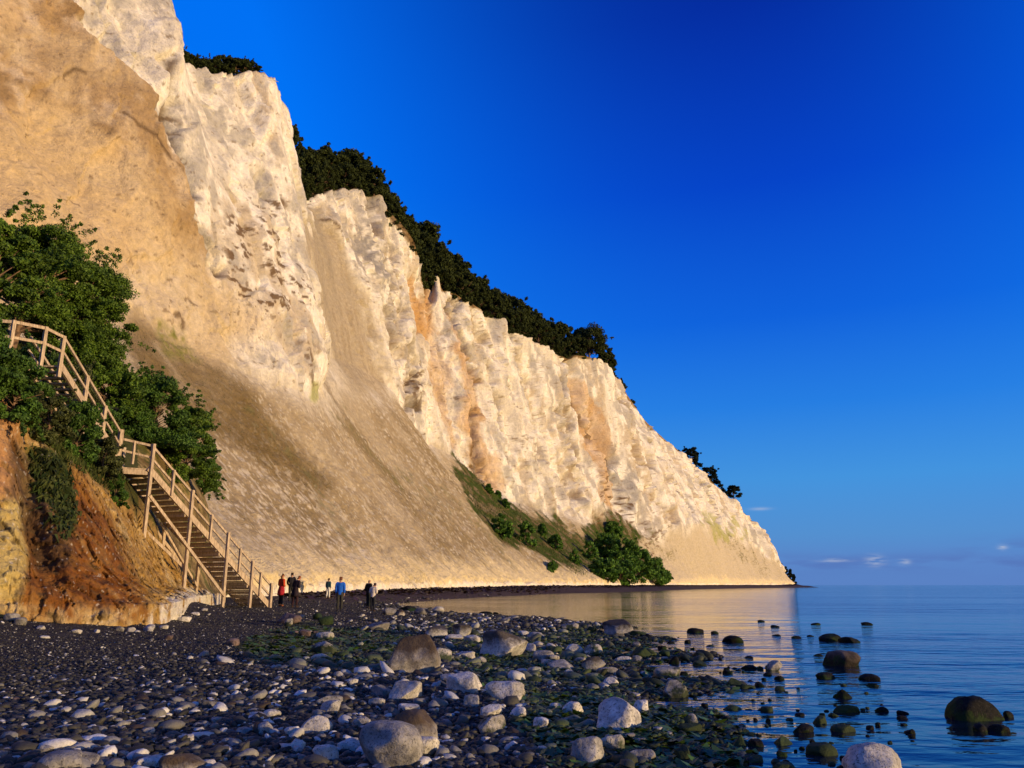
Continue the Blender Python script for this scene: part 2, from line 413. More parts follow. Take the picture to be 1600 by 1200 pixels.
    col = mix(col, c3(.57, .435, .25), sstep(120, 60, poly_dist(un, vn, [(-60, 330), (60, 250), (170, 330), (230, 430)])) * brown * .8)
    col = mix(col, c3(.55, .43, .26), soft(un, vn, [(-60, 300), (200, 400), (330, 430), (400, 500), (330, 560), (200, 500), (-60, 480)], 40) * (1 - brown) * (T > 1.7) * .75)
    col = mix(col, c3(.27, .17, .07), brown * np.exp(-(poly_dist(un, vn, brownpoly[2:11]) / 42) ** 2) * sstep(-.6, .2, n2) * .8)
    col = mix(col, c3(.25, .165, .08), soft(un, vn, [(-20, 70), (60, 95), (120, 125), (190, 215), (160, 215), (110, 165), (60, 145), (-20, 150)], 18) * sstep(-.5, .3, n2 + .5 * streak) * .75)
    col = mix(col, c3(.58, .46, .29), brown * sstep(.0, .3, fbm(V * .09, 3, 91)) * .6)
    col = mix(col, c3(.40, .29, .17), brown * soft(un, vn, [(20, 60), (90, 90), (190, 130), (250, 220), (285, 340), (240, 300), (180, 200), (100, 140), (30, 130)], 25) * .55 * (.7 + .8 * n2))
    col = mix(col, c3(.44, .37, .27) * (.9 + .5 * streak[..., None]), slide * .8)
    col = mix(col, c3(.30, .24, .16), slide * sstep(0, .4, fine + .6 * streak) * .7)
    # pebbly near slope
    col = mix(col, c3(.60, .53, .41), sstep(.15, .4, n3) * (T < 2) * soft(un, vn, [(300, 640), (420, 690), (620, 900), (420, 920), (330, 760)], 40) * .8)
    # dark grassy belts
    belt = soft(un, vn, [(212, 505), (262, 535), (340, 590), (430, 680), (500, 755), (470, 750), (380, 680), (300, 640), (200, 610)], 30)
    col = mix(col, c3(.15, .10, .035), belt * sstep(-.9, .05, streak * .6 + n2 * .5) * .78)
    col = mix(col, c3(.20, .20, .05), soft(un, vn, [(255, 505), (290, 520), (310, 560), (270, 545)], 14) * (.5 + n3))
    col = mix(col, c3(.095, .07, .024), wedge * (.9 + .4 * n2))
    col = mix(col, c3(.045, .075, .012), wedge * sstep(-.25, .15, n2 + .5 * n3) * .9)
    for line in ([(390, 640), (470, 730), (560, 860)], [(530, 650), (620, 740), (700, 800)], [(690, 760), (760, 830), (800, 880)], [(1095, 800), (1125, 835), (1180, 880)], [(1015, 830), (1060, 880)], [(1140, 840), (1200, 890)]):
        lm = np.exp(-(poly_dist(un, vn, line) / 7) ** 2) * (T < 2.1)
        col = mix(col, c3(.17, .15, .06), lm * sstep(-.1, .35, n3 + .5 * n2) * .8)
    col = mix(col, c3(.36, .36, .11), soft(un, vn, [(1098, 805), (1150, 828), (1158, 836), (1120, 838)], 6) * .7)
    col = mix(col, c3(.34, .36, .10), soft(un, vn, [(478, 606), (496, 608), (500, 632), (480, 630)], 6) * .7)
    for line, w in (([(897, 562), (906, 600), (911, 640), (925, 668), (945, 700), (960, 716), (966, 740)], 3.0), ([(300, 348), (318, 388), (330, 404), (348, 420)], 4), ([(182, 178), (205, 200), (232, 222), (250, 252)], 3), ([(84, 122), (100, 112), (120, 118)], 3),
                    ([(262, 100), (268, 160), (284, 250), (292, 290)], 4), ([(745, 690), (757, 745), (766, 768)], 3), ([(640, 560), (648, 600), (655, 640)], 2.5), ([(500, 345), (528, 362)], 2), ([(282, 488), (292, 510)], 3.5), ([(468, 550), (478, 585)], 3.5)):
        col = mix(col, c3(.12, .075, .04), np.exp(-(poly_dist(un * .6 + u * .4, vn * .6 + v * .4, line) / w) ** 2) * .85)  # dark muddy lines, also painted shade inside cracks and under overhanging edges
    col = mix(col, c3(.30, .29, .29), soft(un, vn, [(960, 690), (985, 730), (1000, 790), (980, 800), (965, 760)], 8) * sstep(-.2, .2, n2) * .7)
    # small dark tufts and flints clinging to the chalk
    spot = sstep(.16, .30, fbm(V * np.array((.7, .7, 1.0)), 3, 95))
    for poly, s in (([(350, 330), (440, 330), (470, 480), (400, 480), (360, 430)], 1.0), ([(275, 170), (305, 300), (290, 300)], .9), ([(440, 520), (480, 560), (485, 610), (460, 580)], .8),
                    ([(935, 740), (990, 780), (985, 830), (945, 810)], 1.0), ([(1010, 820), (1035, 820), (1030, 880), (1010, 870)], .9), ([(640, 575), (655, 575), (655, 605), (640, 605)], .9), ([(810, 690), (830, 690), (830, 720), (815, 720)], .6)):
        col = mix(col, c3(.13, .075, .035), soft(un, vn, poly, 14) * spot * s * .9)
    col = mix(col, c3(.20, .14, .08), sstep(.52, .62, fbm(V * np.array((1.3, 1.3, 1.6)), 2, 96)) * face * .7)
    # wave-washed pale foot
    ft = (1 - sstep(1.0, 1.16, T + .12 * fine))
    col = mix(col, c3(.74, .62, .38), ft * .8)
    col = mix(col, c3(.86, .80, .70), (1 - sstep(.25, .6, T + .3 * fine)) * .8)
    # turf lip and woodland floor
    lip = sstep(3.975, 4.03, T)
    col = mix(col, c3(.20, .12, .05), lip * .8)
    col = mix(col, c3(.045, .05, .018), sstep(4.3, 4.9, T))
    col = np.clip(col, .01, .9)
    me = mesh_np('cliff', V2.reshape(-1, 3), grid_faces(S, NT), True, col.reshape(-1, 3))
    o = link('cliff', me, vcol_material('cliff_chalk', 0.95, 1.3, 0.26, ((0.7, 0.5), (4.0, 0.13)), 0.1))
    tag(o, 'tall white and tan chalk cliff running along the bay to a far point', 'cliff', kind='structure')
    pu, pv, _ = project(V2)
    return V2, T, Q, pu, pv, wedge, belt
CV, CT, CQ, CU, CVV, CWEDGE, CBELT = build_cliff()
_ct = (CT > 0.05) & (CT < 4.2)
_cu, _cv, _cy, _cp = CU[_ct], CVV[_ct], CV[..., 1][_ct], CV[_ct]
def cliff_at(u, v):
    d = (_cu - u) ** 2 + (_cv - v) ** 2
    near = d < max(d.min() * 1.5, 9)
    idx = np.where(near)[0]
    return _cp[idx[np.argmin(_cy[idx])]]
BR_I = int(np.argmin(np.abs(CT[0] - 4.0)))
def brink(qv, inland=0.0):
    """point on the plateau, behind the brink at fractional column qv"""
    i = int(np.argmin(np.abs(CQ[:, 0] - qv)))
    b = CV[i, BR_I]; h = CV[i, -1] - b; h[2] = 0; h = h / np.linalg.norm(h)
    if inland <= 3.5: zz = b[2] + 0.6 * inland / 3.5
    else: zz = b[2] + 0.6 + 1.9 * (inland - 3.5) / 26.5
    return np.array((b[0] + h[0] * inland, b[1] + h[1] * inland, zz))

# ------------------------------------------------------------------ the clay headland on the left
HC = []
HC.append([W((-23., 6., 1.1)), W((-25., 7., 4.)), W((-28., 10., 9.)), W((-42., 20., 16.)), W((-56., 30., 16.))])
HC.append([W((-15.6, 17.0, 1.1)), W((-17., 18., 4.)), W((-19., 20.5, 8.5)), W((-30., 33., 15.)), W((-44., 44., 15.))])
for (fu, fY, fz), md, cr, bk, b2 in [
    ((0, 20.0, .94), (0, 800, 21.4), (0, 635, 24.2), (-60, 470, 42), (-150, 470, 54)),
    ((60, 20.6, .75), (52, 830, 22.2), (60, 690, 25.4), (20, 520, 42), (-40, 520, 56)),
    ((110, 21.2, .67), (100, 855, 22.9), (105, 738, 26.4), (90, 560, 42), (60, 560, 56)),
    ((180, 22.4, .61), (165, 890, 24.3), (150, 762, 28.5), (150, 620, 43), (130, 600, 58)),
    ((240, 24.2, .56), (216, 905, 27.2), (190, 795, 32), (240, 690, 45), (240, 655, 60)),
    ((280, 27.0, .6), (256, 918, 31.5), (228, 842, 35), (300, 758, 47), (295, 725, 62)),
    ((300, 33.5, .65), (284, 922, 36.3), (270, 892, 38.5), (328, 825, 49), (325, 795, 62)),
    ((330, 40.5, .7), (326, 936, 41.8), (322, 928, 43), (335, 905, 52), (335, 890, 64)),
    ((352, 46, .7), (350, 938, 47), (350, 935, 48), (360, 925, 56), (360, 920, 66)),
]:
    HC.append([PZ(fu, fY, fz), P(*md), P(*cr), P(*bk), P(*b2)])
HC = np.array(HC)
HFOOT = [tuple(c[0][:2]) for c in HC]
def build_headland():
    n = len(HC); q = np.concatenate([k + np.arange(m) / m for k, m in zip(range(n - 1), [12, 24, 40, 44, 50, 50, 50, 44, 40, 20])] + [[n - 1.0]])
    L5 = catmull(HC, q); S = len(q)
    ft, md, cr, bk, b2 = [L5[:, i] for i in range(5)]
    hz = cr - ft; hz[:, 2] = 0; hz /= np.linalg.norm(hz, axis=1, keepdims=True)
    low = ft + hz * .25 + np.array((0, 0, .55))
    rows = [ft - hz * .3 - np.array((0, 0, .8)), ft, low, md, cr, bk, b2]; cnt = [3, 14, 60, 60, 60, 12]
    pts, lev = [], []
    for r in range(len(rows) - 1):
        for j in range(cnt[r]):
            f = j / cnt[r]; pts.append(rows[r] * (1 - f) + rows[r + 1] * f); lev.append(r - 1 + f)
    pts.append(b2); lev.append(5.0)
    V = np.stack(pts, 1); T = np.array(lev)[None].repeat(S, 0); NT = V.shape[1]; Q = q[:, None].repeat(NT, 1)
    u, v, _ = project(V)
    un = u + 7 * fbm(V * .9, 3, 141); vn = v + 7 * fbm(V * .9, 3, 142)
    out = -hz[:, None, :] + np.array((0, 0, .25)) * np.ones((1, NT, 1))
    front = sstep(0, .3, T) * (1 - sstep(3.0, 3.4, T))
    d = .34 * ridged(V * np.array((.5, .5, .22)), 4, 111) + .26 * fbm(V * np.array((.9, .9, .5)), 4, 113) + .11 * ridged(V * np.array((2.4, 2.4, 1.2)), 3, 114) + .08 * fbm(V * 5, 4, 115) + .15 * facets(V * np.array((1.1, 1.1, .35)), 371) + .09 * facets(V * 3.2, 381)
    gul = np.exp(-(poly_dist(un, vn, [(38, 690), (50, 800), (70, 900)]) / 22) ** 2)
    d = d - .7 * gul
    dlow = .13 * ridged(np.stack([Q * 3.0, T * .8, Q * 0], -1), 4, 117) + .12 * facets(V * 2.2, 391) + .10 * fbm(V * 1.7, 3, 120) + .08 * ridged(V * 4, 3, 118)
    disp = (d * front * sstep(.7, 1.6, T) + dlow * (1 - sstep(1.0, 1.7, T)) * sstep(-.4, .2, T)) + .25 * fbm(V * .5, 3, 119) * sstep(3, 3.4, T)
    V2 = V + out * disp[..., None]
    def c3(*a): return np.array(a)
    def mix(a, b, f): f = np.clip(f, 0, 1)[..., None]; return a * (1 - f) + b * f
    n1 = fbm(V * .55, 4, 121); n2 = fbm(V * 2.2, 4, 122); n3 = fbm(V * 7, 3, 123)
    vs = fbm(V * np.array((2.6, 2.6, .3)), 4, 124)
    col = np.ones(V.shape) * c3(.40, .25, .08)
    col = mix(col, c3(.56, .42, .20), sstep(0, .4, n1 + .4 * n2) * .7)
    rust = soft(un, vn, [(92, 735), (122, 770), (160, 820), (190, 890), (215, 955), (190, 965), (110, 965), (40, 945), (36, 860), (60, 790)], 24)
    col = mix(col, c3(.21, .072, .014), rust * (.85 + .5 * vs))
    col = mix(col, c3(.10, .035, .012), rust * sstep(.0, .4, vs + .5 * n2) * .8)
    col = mix(col, c3(.46, .24, .12), soft(un, vn, [(-80, 640), (20, 640), (30, 760), (-80, 780)], 20) * .7)
    dk = soft(un, vn, [(25, 690), (55, 720), (95, 800), (105, 880), (70, 880), (42, 820), (25, 760)], 16)
    col = mix(col, c3(.07, .045, .025), dk * (.8 + .6 * vs))
    col = mix(col, c3(.58, .47, .18), soft(un, vn, [(-60, 790), (25, 790), (40, 880), (20, 930), (-60, 930)], 14) * .7)
    fringe = soft(un, vn, [(50, 700), (100, 715), (112, 800), (108, 830), (90, 800), (66, 760)], 9)
    col = mix(col, c3(.05, .075, .012), fringe * .95)
    w = (1 - sstep(.55, 1.12, T + .45 * n1 + .2 * n2)) * sstep(-.5, .05, T)
    col = mix(col, c3(.66, .52, .28), w * .6 * sstep(-.4, .2, n2 + n1))
    col = mix(col, c3(.10, .065, .03), sstep(.25, .5, fbm(V * 3.3, 3, 131)) * (T < 2.6) * .75)
    col = mix(col, c3(.17, .075, .02), sstep(.1, .45, vs) * (T > .8) * .55)
    wr = soft(un, vn, [(232, 985), (240, 960), (268, 938), (300, 925), (345, 935), (345, 960), (290, 985)], 10)
    wr = wr * sstep(-.55, -.1, n2 + .6 * n1)
    col = mix(col, c3(.70, .66, .58), wr * .9)
    col = mix(col, c3(.16, .13, .03), (1 - wr) * sstep(.35, .5, n1 - n2 * .3) * (1 - sstep(.9, 1.3, T)) * .8)
    col = mix(col, c3(.14, .10, .05), sstep(.42, .55, n2) * (1 - rust) * .6)
    col = mix(col, c3(.74, .70, .60), sstep(.55, .65, fbm(V * 11, 2, 127)) * .5)
    col = mix(col, c3(.06, .065, .02), sstep(3.0, 3.15, T + .1 * n2) * (1 - .0) * (u < 215))
    col = mix(col, c3(.30, .22, .10), sstep(3.02, 3.2, T) * (u >= 215))
    col = mix(col, c3(.13, .09, .035), sstep(3.0, 3.2, T) * (u >= 215) * sstep(-.2, .3, n1 + n2) * .9)
    col = mix(col, c3(.07, .085, .02), sstep(3.0, 3.2, T) * (u >= 215) * sstep(.15, .4, n2 - n1) * .8)
    me = mesh_np('headland', V2.reshape(-1, 3), grid_faces(S, NT), True, np.clip(col, .01, .9).reshape(-1, 3))
    o = link('headland', me, vcol_material('headland_clay', 0.9, 5.0, 0.32, ((4.0, 0.12), (14.0, 0.05)), 0.15))
    tag(o, 'orange and ochre clay headland with a white washed foot, left of the staircase', 'headland', kind='structure')
    pu, pv, _ = project(V2)
    return V2, T, pu, pv
HV, HT, HU, HVV = build_headland()
def head_at(u, v):
    m = HT > 0
    uu, vv, pp = HU[m], HVV[m], HV[m]
    d = (uu - u) ** 2 + (vv - v) ** 2
    idx = np.where(d < max(d.min() * 1.5, 9))[0]
    return pp[idx[np.argmin(pp[idx][:, 1])]]

# ------------------------------------------------------------------ beach
def W0(u, v):
    rx, rz = ray(u, v); Y = -CAMZ / rz; return (rx * Y, Y)
WL = [(1.0, -60.), (1.4, 0.), (1.6, 5.)] + [W0(*p) for p in ((1035, 1200), (1070, 1130), (1105, 1085), (1080, 1050), (1035, 1020), (1000, 996), (945, 976), (850, 966), (760, 962), (690, 957), (640, 950), (602, 945.5), (640, 941), (700, 936), (800, 931), (860, 927.5), (930, 926.5), (1006, 924), (1100, 920.5))] + [(180., 528.), (216., 590.), (240., 645.), (205., 770.), (160., 950.)]
WPOLY = WL + [(160., 60000.), (90000., 60000.), (90000., -60.)]
FOOTALL = HFOOT + FOOT[2:]
def ground_z(x, y):
    x = np.asarray(x, float); y = np.asarray(y, float)
    dw = poly_dist(x, y, WL); df = poly_dist(x, y, FOOTALL)
    sea = inside(x, y, WPOLY)
    land = inside(x, y, FOOTALL + [(-2000., 900.), (-2000., -60.)])
    zf = np.interp(y, [20, 40, 70, 100, 150, 400], [0.62, 0.72, 0.85, 1.1, 1.45, 1.55])
    zf = np.where(y < 34, np.minimum(zf, 9) * 0 + np.maximum(.57 + .45 * np.clip((-10.2 - x) / 2.6, 0, 1), zf * sstep(23, 34, y)), zf)
    t = dw / (dw + df + 1e-6)
    z = zf * t ** 0.9
    z = np.where(land, zf, z)
    z = np.where(sea, -0.055 * np.minimum(dw, 60), z)
    z = z + .75 * np.exp(-(poly_dist(x, y, [(168., 545.), (200., 580.), (213., 590.)]) / 5.0) ** 2)
    p = np.stack([x, y, 0 * x], -1)
    a = np.where(sea, .6, 1.0)
    z = z + a * (0.07 * fbm(p * .35, 3, 201) + 0.03 * fbm(p * 1.3, 2, 202) + .16 * fbm(p * .55, 3, 203) * np.exp(-(dw / 3.0) ** 2) * (y < 40) * (y > 3)) * np.clip(40 / (np.abs(y) + 8), .15, 1)
    return z
def beach_at(u, v):
    rx, rz = ray(u, v)
    Ys = np.geomspace(3, 650, 500); h = CAMZ + rz * Ys - ground_z(rx * Ys, Ys)
    i = int(np.argmax(h <= 0)) if (h <= 0).any() else 499
    if i == 0: hi = Ys[0]
    else:
        Yf = np.linspace(Ys[i - 1], Ys[i], 24); hf = CAMZ + rz * Yf - ground_z(rx * Yf, Yf); hi = float(Yf[np.argmax(hf <= 0)]) if (hf <= 0).any() else float(Ys[i])
    return np.array((rx * hi, hi, float(ground_z(np.array([rx * hi]), np.array([hi]))[0])))
ALGAE = [[(400, 1000), (470, 985), (560, 995), (640, 1000), (640, 1030), (560, 1040), (470, 1035), (400, 1020)],
         [(690, 990), (760, 1000), (860, 1000), (960, 985), (1060, 1010), (1130, 1060), (1160, 1110), (1180, 1200), (860, 1200), (820, 1130), (760, 1060)]]
def algae_mask(u, v, p):
    n = fbm(p * .55, 3, 211)
    m = 0
    for poly in ALGAE: m = np.maximum(m, soft(u + 30 * n, v + 18 * n, poly, 25))
    return m * sstep(-.45, .1, fbm(p * 1.6, 3, 212) + .1)
def build_beach():
    th = np.concatenate([np.linspace(-math.pi, -0.75, 60)[:-1], np.linspace(-0.75, 0.55, 520), np.linspace(0.55, math.pi, 60)[1:]])
    r = np.concatenate([[0.05, 1, 2, 3, 4], np.geomspace(5, 60, 330), np.geomspace(60, 900, 150)[1:]])
    R, TH = np.meshgrid(r, th, indexing='ij')
    x = R * np.sin(TH); y = R * np.cos(TH)
    z = ground_z(x, y)
    V = np.stack([x, y, z], -1)
    u, v, _ = project(V)
    al = algae_mask(u, v, V) * (y > 2)
    def c3(*a): return np.array(a)
    def mix(a, b, f): f = np.clip(f, 0, 1)[..., None]; return a * (1 - f) + b * f
    n = fbm(V * 1.4, 4, 221); n2 = fbm(V * 9, 2, 222)
    col = np.ones(V.shape) * c3(.028, .026, .028)
    col = mix(col, c3(.06, .055, .055), sstep(.1, .5, n2))
    far = sstep(45, 80, y)
    col = mix(col, c3(.055, .035, .038), far)
    col = mix(col, c3(.032, .06, .010), al * .9)
    col = mix(col, c3(.02, .022, .016), (z < .03) * (y < 60) * .8)
    me = mesh_np('beach', V.reshape(-1, 3), grid_faces(len(r), len(th)), True, col.reshape(-1, 3))
    o = link('beach', me, vcol_material('beach_shingle', 0.85, 9.0, 0.5, ((14.0, 0.05), (40.0, 0.015)), 0.2))
    tag(o, 'dark shingle beach rising from the sea to the cliff foot', 'beach', kind='structure')
build_beach()

# ------------------------------------------------------------------ sea
def build_sea():
    th = np.linspace(-math.pi, math.pi, 241)
    r = np.concatenate([[0.05], np.geomspace(4, 45000, 60)])
    R, TH = np.meshgrid(r, th, indexing='ij')
    V = np.stack([R * np.sin(TH), R * np.cos(TH), 0 * R], -1)
    me = mesh_np('sea', V.reshape(-1, 3), grid_faces(len(r), len(th)), True)
    m, nt, N, L, b = mat_new('sea_water')
    b.inputs['Base Color'].default_value = (.004, .012, .028, 1)
    b.inputs['Roughness'].default_value = 0.06
    b.inputs['IOR'].default_value = 1.33
    g = N('ShaderNodeNewGeometry'); prev = None
    for sc, dist, sx, sy in ((0.35, .36, .45, 1.0), (1.5, .14, .5, 1.0), (5.0, .03, .7, 1.0)):
        mp = N('ShaderNodeMapping'); mp.inputs['Scale'].default_value = (sx, sy, 1); mp.inputs['Rotation'].default_value = (0, 0, math.radians(-14)); L(g.outputs['Position'], mp.inputs[0])
        nz = N('ShaderNodeTexNoise'); nz.inputs['Scale'].default_value = sc; nz.inputs['Detail'].default_value = 3; L(mp.outputs[0], nz.inputs['Vector'])
        # calm patches and ruffled patches
        cn = N('ShaderNodeTexNoise'); cn.inputs['Scale'].default_value = 0.045; cn.inputs['Detail'].default_value = 3; L(mp.outputs[0], cn.inputs['Vector'])
        mr = N('ShaderNodeMapRange'); mr.inputs[1].default_value = .42; mr.inputs[2].default_value = .6; mr.inputs[3].default_value = .25; mr.inputs[4].default_value = 1.0; L(cn.outputs[0], mr.inputs[0])
        bp = N('ShaderNodeBump'); bp.inputs['Distance'].default_value = dist; L(mr.outputs[0], bp.inputs['Strength']); L(nz.outputs[0], bp.inputs['Height'])
        if prev: L(prev.outputs[0], bp.inputs['Normal'])
        prev = bp
    L(prev.outputs[0], b.inputs['Normal'])
    o = link('sea', me, m)
    tag(o, 'calm dark blue sea', 'sea', kind='structure')
build_sea()
# ------------------------------------------------------------------ wooden staircase
def wood_material():
    m, nt, N, L, b = mat_new('weathered_wood')
    tc = N('ShaderNodeNewGeometry'); mp = N('ShaderNodeMapping'); mp.inputs['Scale'].default_value = (6, 6, 1.2); L(tc.outputs['Position'], mp.inputs[0])
    nz = N('ShaderNodeTexNoise'); nz.inputs['Scale'].default_value = 3; nz.inputs['Detail'].default_value = 6; L(mp.outputs[0], nz.inputs[0])
    r = N('ShaderNodeValToRGB'); r.color_ramp.elements[0].position = .3; r.color_ramp.elements[0].color = (.25, .19, .135, 1)
    r.color_ramp.elements[1].position = .7; r.color_ramp.elements[1].color = (.57, .46, .34, 1); L(nz.outputs[0], r.inputs[0]); L(r.outputs[0], b.inputs['Base Color'])
    b.inputs['Roughness'].default_value = .8; b.inputs['Specular IOR Level'].default_value = .2
    bp = N('ShaderNodeBump'); bp.inputs['Distance'].default_value = .01; L(nz.outputs[0], bp.inputs['Height']); L(bp.outputs[0], b.inputs['Normal'])
    return m
WOOD = wood_material()
def beam_mesh(name, p, q, w, h, origin, up=(0, 0, 1), bev=0.008):
    """one squared timber from p to q"""
    p, q = Vector(p), Vector(q); d = (q - p); ln = d.length; d.normalize()
    up = Vector(up)
    if abs(d.dot(up)) > .98: up = Vector((.43, .9, 0))
    s = d.cross(up).normalized(); t = s.cross(d).normalized()
    bm = bmesh.new(); bmesh.ops.create_cube(bm, size=1.0)
    for vtx in bm.verts:
        c = vtx.co.copy(); vtx.co = p + d * ((c.x + .5) * ln) + s * (c.y * w) + t * (c.z * h) - Vector(origin)
    bmesh.ops.bevel(bm, geom=bm.edges[:], offset=bev, segments=1, affect='EDGES')
    me = bpy.data.meshes.new(name); bm.to_mesh(me); bm.free(); return me
def build_stairs():
    org = Vector((-12.1, 41.0, .7))
    root = empty('wooden_staircase', org, 0, 'long weathered timber staircase with handrails climbing the clay headland from the beach', 'staircase')
    def part(name, p, q, w, h, up=(0, 0, 1)):
        o = link(name, beam_mesh(name, p, q, w, h, org, up), WOOD, root); return o
    A = Vector((-15.46, 34.0, 7.5)); B = Vector((-12.05, 41.1, 1.72))      # right handrail, landing to beach
    d = B - A; pl = Vector((d.x, d.y, 0)).normalized(); left = Vector((-pl.y, pl.x, 0)) * -1.0
    left = Vector((-abs(pl.y), abs(pl.x), 0))                                  # to the cliff side
    WID = 1.75
    n = d.normalized(); upn = Vector((0, 0, 1))
    part('handrail', A, B, .045, .10)
    part('midrail', A - upn * .5, B - upn * .5, .04, .09)
    part('stringer', A - upn * 1.03 - n * .1, B - upn * 1.0 + n * .12, .07, .26)
    lo = left * WID
    part('stringer', A + lo - upn * 1.03 - n * .1, B + lo - upn * 1.0 + n * .12, .07, .26)
    # far handrail only over the lower half, as in the photo it merges with the slope above
    # treads
    nt = 27
    for i in range(nt):
        f = (i + .6) / nt
        c = A + d * f - upn * 1.02
        part('tread', c + left * .05, c + left * (WID - .05), .27, .05)
        part('riser', c + left * .06 - pl * .1 - upn * .10, c + left * (WID - .06) - pl * .1 - upn * .10, .025, .11)
    # cross members under the flight
    for f in (.27, .55, .8):
        c = A + d * f - upn * 1.2
        part('joist', c, c + lo, .08, .2)
    # long posts down to the slope, and short ones on the stringer
    feet = [(222, 842), (275, 920), (335, 944), (380, 948), (419, 951)]
    tops = [0.0, .30, .60, .82, 1.0]
    ot = Vector((pl.y, -pl.x, 0)) * .085
    pts = []
    for f, (u, v) in zip(tops, feet):
        t = A + d * f + ot + upn * .07
        g = CAMZ + ray(u, v)[1] * t.y
        g = max(g, .25) - .25
        part('post', (t.x, t.y, g), t, .115, .115); pts.append((t, g))
    for f in (.155, .46, .71, .90):
        t = A + d * f + ot * .9
        part('post', t - upn * 1.12, t, .09, .09)
    t0 = [p for p, g in pts]
    part('brace', t0[0] + ot * .9 - upn * 2.2, t0[2] + ot * .9 - upn * 2.9 , .05, .13)
    # posts and braces of the cliff side
    for f in (.06, .34, .62):
        t = A + d * f + lo * 1.04
        part('post', (t.x, t.y, t.z - 4.2 + 2.2 * f), t - upn * .85, .12, .12)
    c = A + lo * 1.06 - upn * 1.5; e = A + d * .52 + lo * 1.06 - upn * 2.0
    part('brace', c, e, .05, .14)
    c = A + d * .02 + lo * .55 - upn * 2.9; e = A + d * .32 - upn * 3.3
    part('brace', c, (e.x, e.y, e.z), .05, .13)
    part('brace', A + d * .30 + lo - upn * 1.3, A + d * .62 + lo - upn * 2.3, .045, .10)
    # landing
    U0 = Vector(P(189, 676, 33.4)); c1 = A + lo
    La = A - upn * 1.02; Lu = Vector((U0.x, U0.y, La.z)); away = c1 - U0; away.z = 0; dist = away.length; away.normalize()
    for k in range(10):
        o = away * ((k + .5) * dist / 10)
        part('deck_board', La + o * (1 if k else 1) + (La - Lu).normalized() * .1, Lu + o, .16, .045)
    part('landing_beam', La - upn * .14, Lu - upn * .14, .07, .2)
    part('landing_beam', La + away * dist - upn * .14, Lu + away * dist - upn * .14, .07, .2)
    part('post', Vector((c1.x, c1.y, c1.z - 3.6)), c1 + upn * .05, .12, .12)
    part('post', U0 - upn * 3.0, U0 + upn * .12, .16, .16)
    part('handrail', U0 - upn * .25, A, .045, .10); part('midrail', U0 - upn * .72, A - upn * .5, .04, .09)
    mm = (U0 - upn * .25) * .55 + A * .45; part('post', mm - upn * .95, mm, .08, .08)
    # upper flight, up the headland towards the left
    T = Vector(P(100, 527, 28.0)); e = T - U0; s = Vector((e.x, e.y, 0)).normalized(); side = Vector((s.y, -s.x, 0)) * 1.2
    if side.x > 0: side = -side
    for off in (Vector((0, 0, 0)), side):
        part('handrail', U0 + off, T + off, .045, .10)
        part('midrail', U0 + off - upn * .5, T + off - upn * .5, .04, .09)
        part('stringer', U0 + off - upn * 1.05, T + off - upn * 1.05, .07, .26)
    for f in (.3, .62, 1.0):
        t = U0 + e * f
        part('post', t - upn * (1.3 if f < 1 else 1.5), t + upn * .04, .11, .11)
    for i in range(18):
        c = U0 + e * ((i + .5) / 18) - upn * 1.02
        part('tread', c + side * .03, c + side * .97, .24, .05)
    # top platform
    q = [P(100, 527, 28.0), P(72, 513, 27.2), P(22, 503, 26.2), P(-60, 498, 25.6)]
    for a, b in zip(q[:-1], q[1:]):
        a, b = Vector(a), Vector(b)
        part('handrail', a, b, .045, .10); part('midrail', a - upn * .55, b - upn * .55, .04, .09)
    for a in q[1:3]:
        a = Vector(a); part('post', a - upn * 1.5, a + upn * .05, .1, .1)
    return root
build_stairs()

# ------------------------------------------------------------------ foliage
def leaf_material(name, dark, light, rough=.6):
    m, nt, N, L, b = mat_new(name)
    g = N('ShaderNodeNewGeometry'); r = N('ShaderNodeValToRGB')
    r.color_ramp.elements[0].color = dark + (1,); r.color_ramp.elements[1].color = light + (1,)
    L(g.outputs['Random Per Island'], r.inputs[0])
    tc = N('ShaderNodeTexCoord'); nz = N('ShaderNodeTexNoise'); nz.inputs['Scale'].default_value = 1.1; nz.inputs['Detail'].default_value = 3; L(tc.outputs['Object'], nz.inputs[0])
    mr = N('ShaderNodeMapRange'); mr.inputs[1].default_value = .35; mr.inputs[2].default_value = .65; mr.inputs[3].default_value = .65; mr.inputs[4].default_value = 1.3; L(nz.outputs[0], mr.inputs[0])
    mu = N('ShaderNodeVectorMath'); mu.operation = 'SCALE'; L(r.outputs[0], mu.inputs[0]); L(mr.outputs[0], mu.inputs['Scale'])
    L(mu.outputs[0], b.inputs['Base Color']); b.inputs['Roughness'].default_value = rough; b.inputs['Specular IOR Level'].default_value = .25
    tr = N('ShaderNodeBsdfTranslucent'); L(mu.outputs[0], tr.inputs['Color'])
    mx = N('ShaderNodeMixShader'); mx.inputs[0].default_value = .22; L(b.outputs[0], mx.inputs[1]); L(tr.outputs[0], mx.inputs[2])
    L(mx.outputs[0], nt.nodes['Material Output'].inputs[0])
    return m
def bark_material():
    m, nt, N, L, b = mat_new('bark')
    tc = N('ShaderNodeNewGeometry'); nz = N('ShaderNodeTexNoise'); nz.inputs['Scale'].default_value = 5; nz.inputs['Detail'].default_value = 6; L(tc.outputs['Position'], nz.inputs[0])
    r = N('ShaderNodeValToRGB'); r.color_ramp.elements[0].position = .35; r.color_ramp.elements[0].color = (.05, .03, .02, 1); r.color_ramp.elements[1].position = .7; r.color_ramp.elements[1].color = (.26, .16, .10, 1)
    L(nz.outputs[0], r.inputs[0]); L(r.outputs[0], b.inputs['Base Color']); b.inputs['Roughness'].default_value = .9
    return m
BARK = bark_material()
LEAF_NEAR = leaf_material('leaf_near', (.022, .060, .006), (.13, .22, .022))
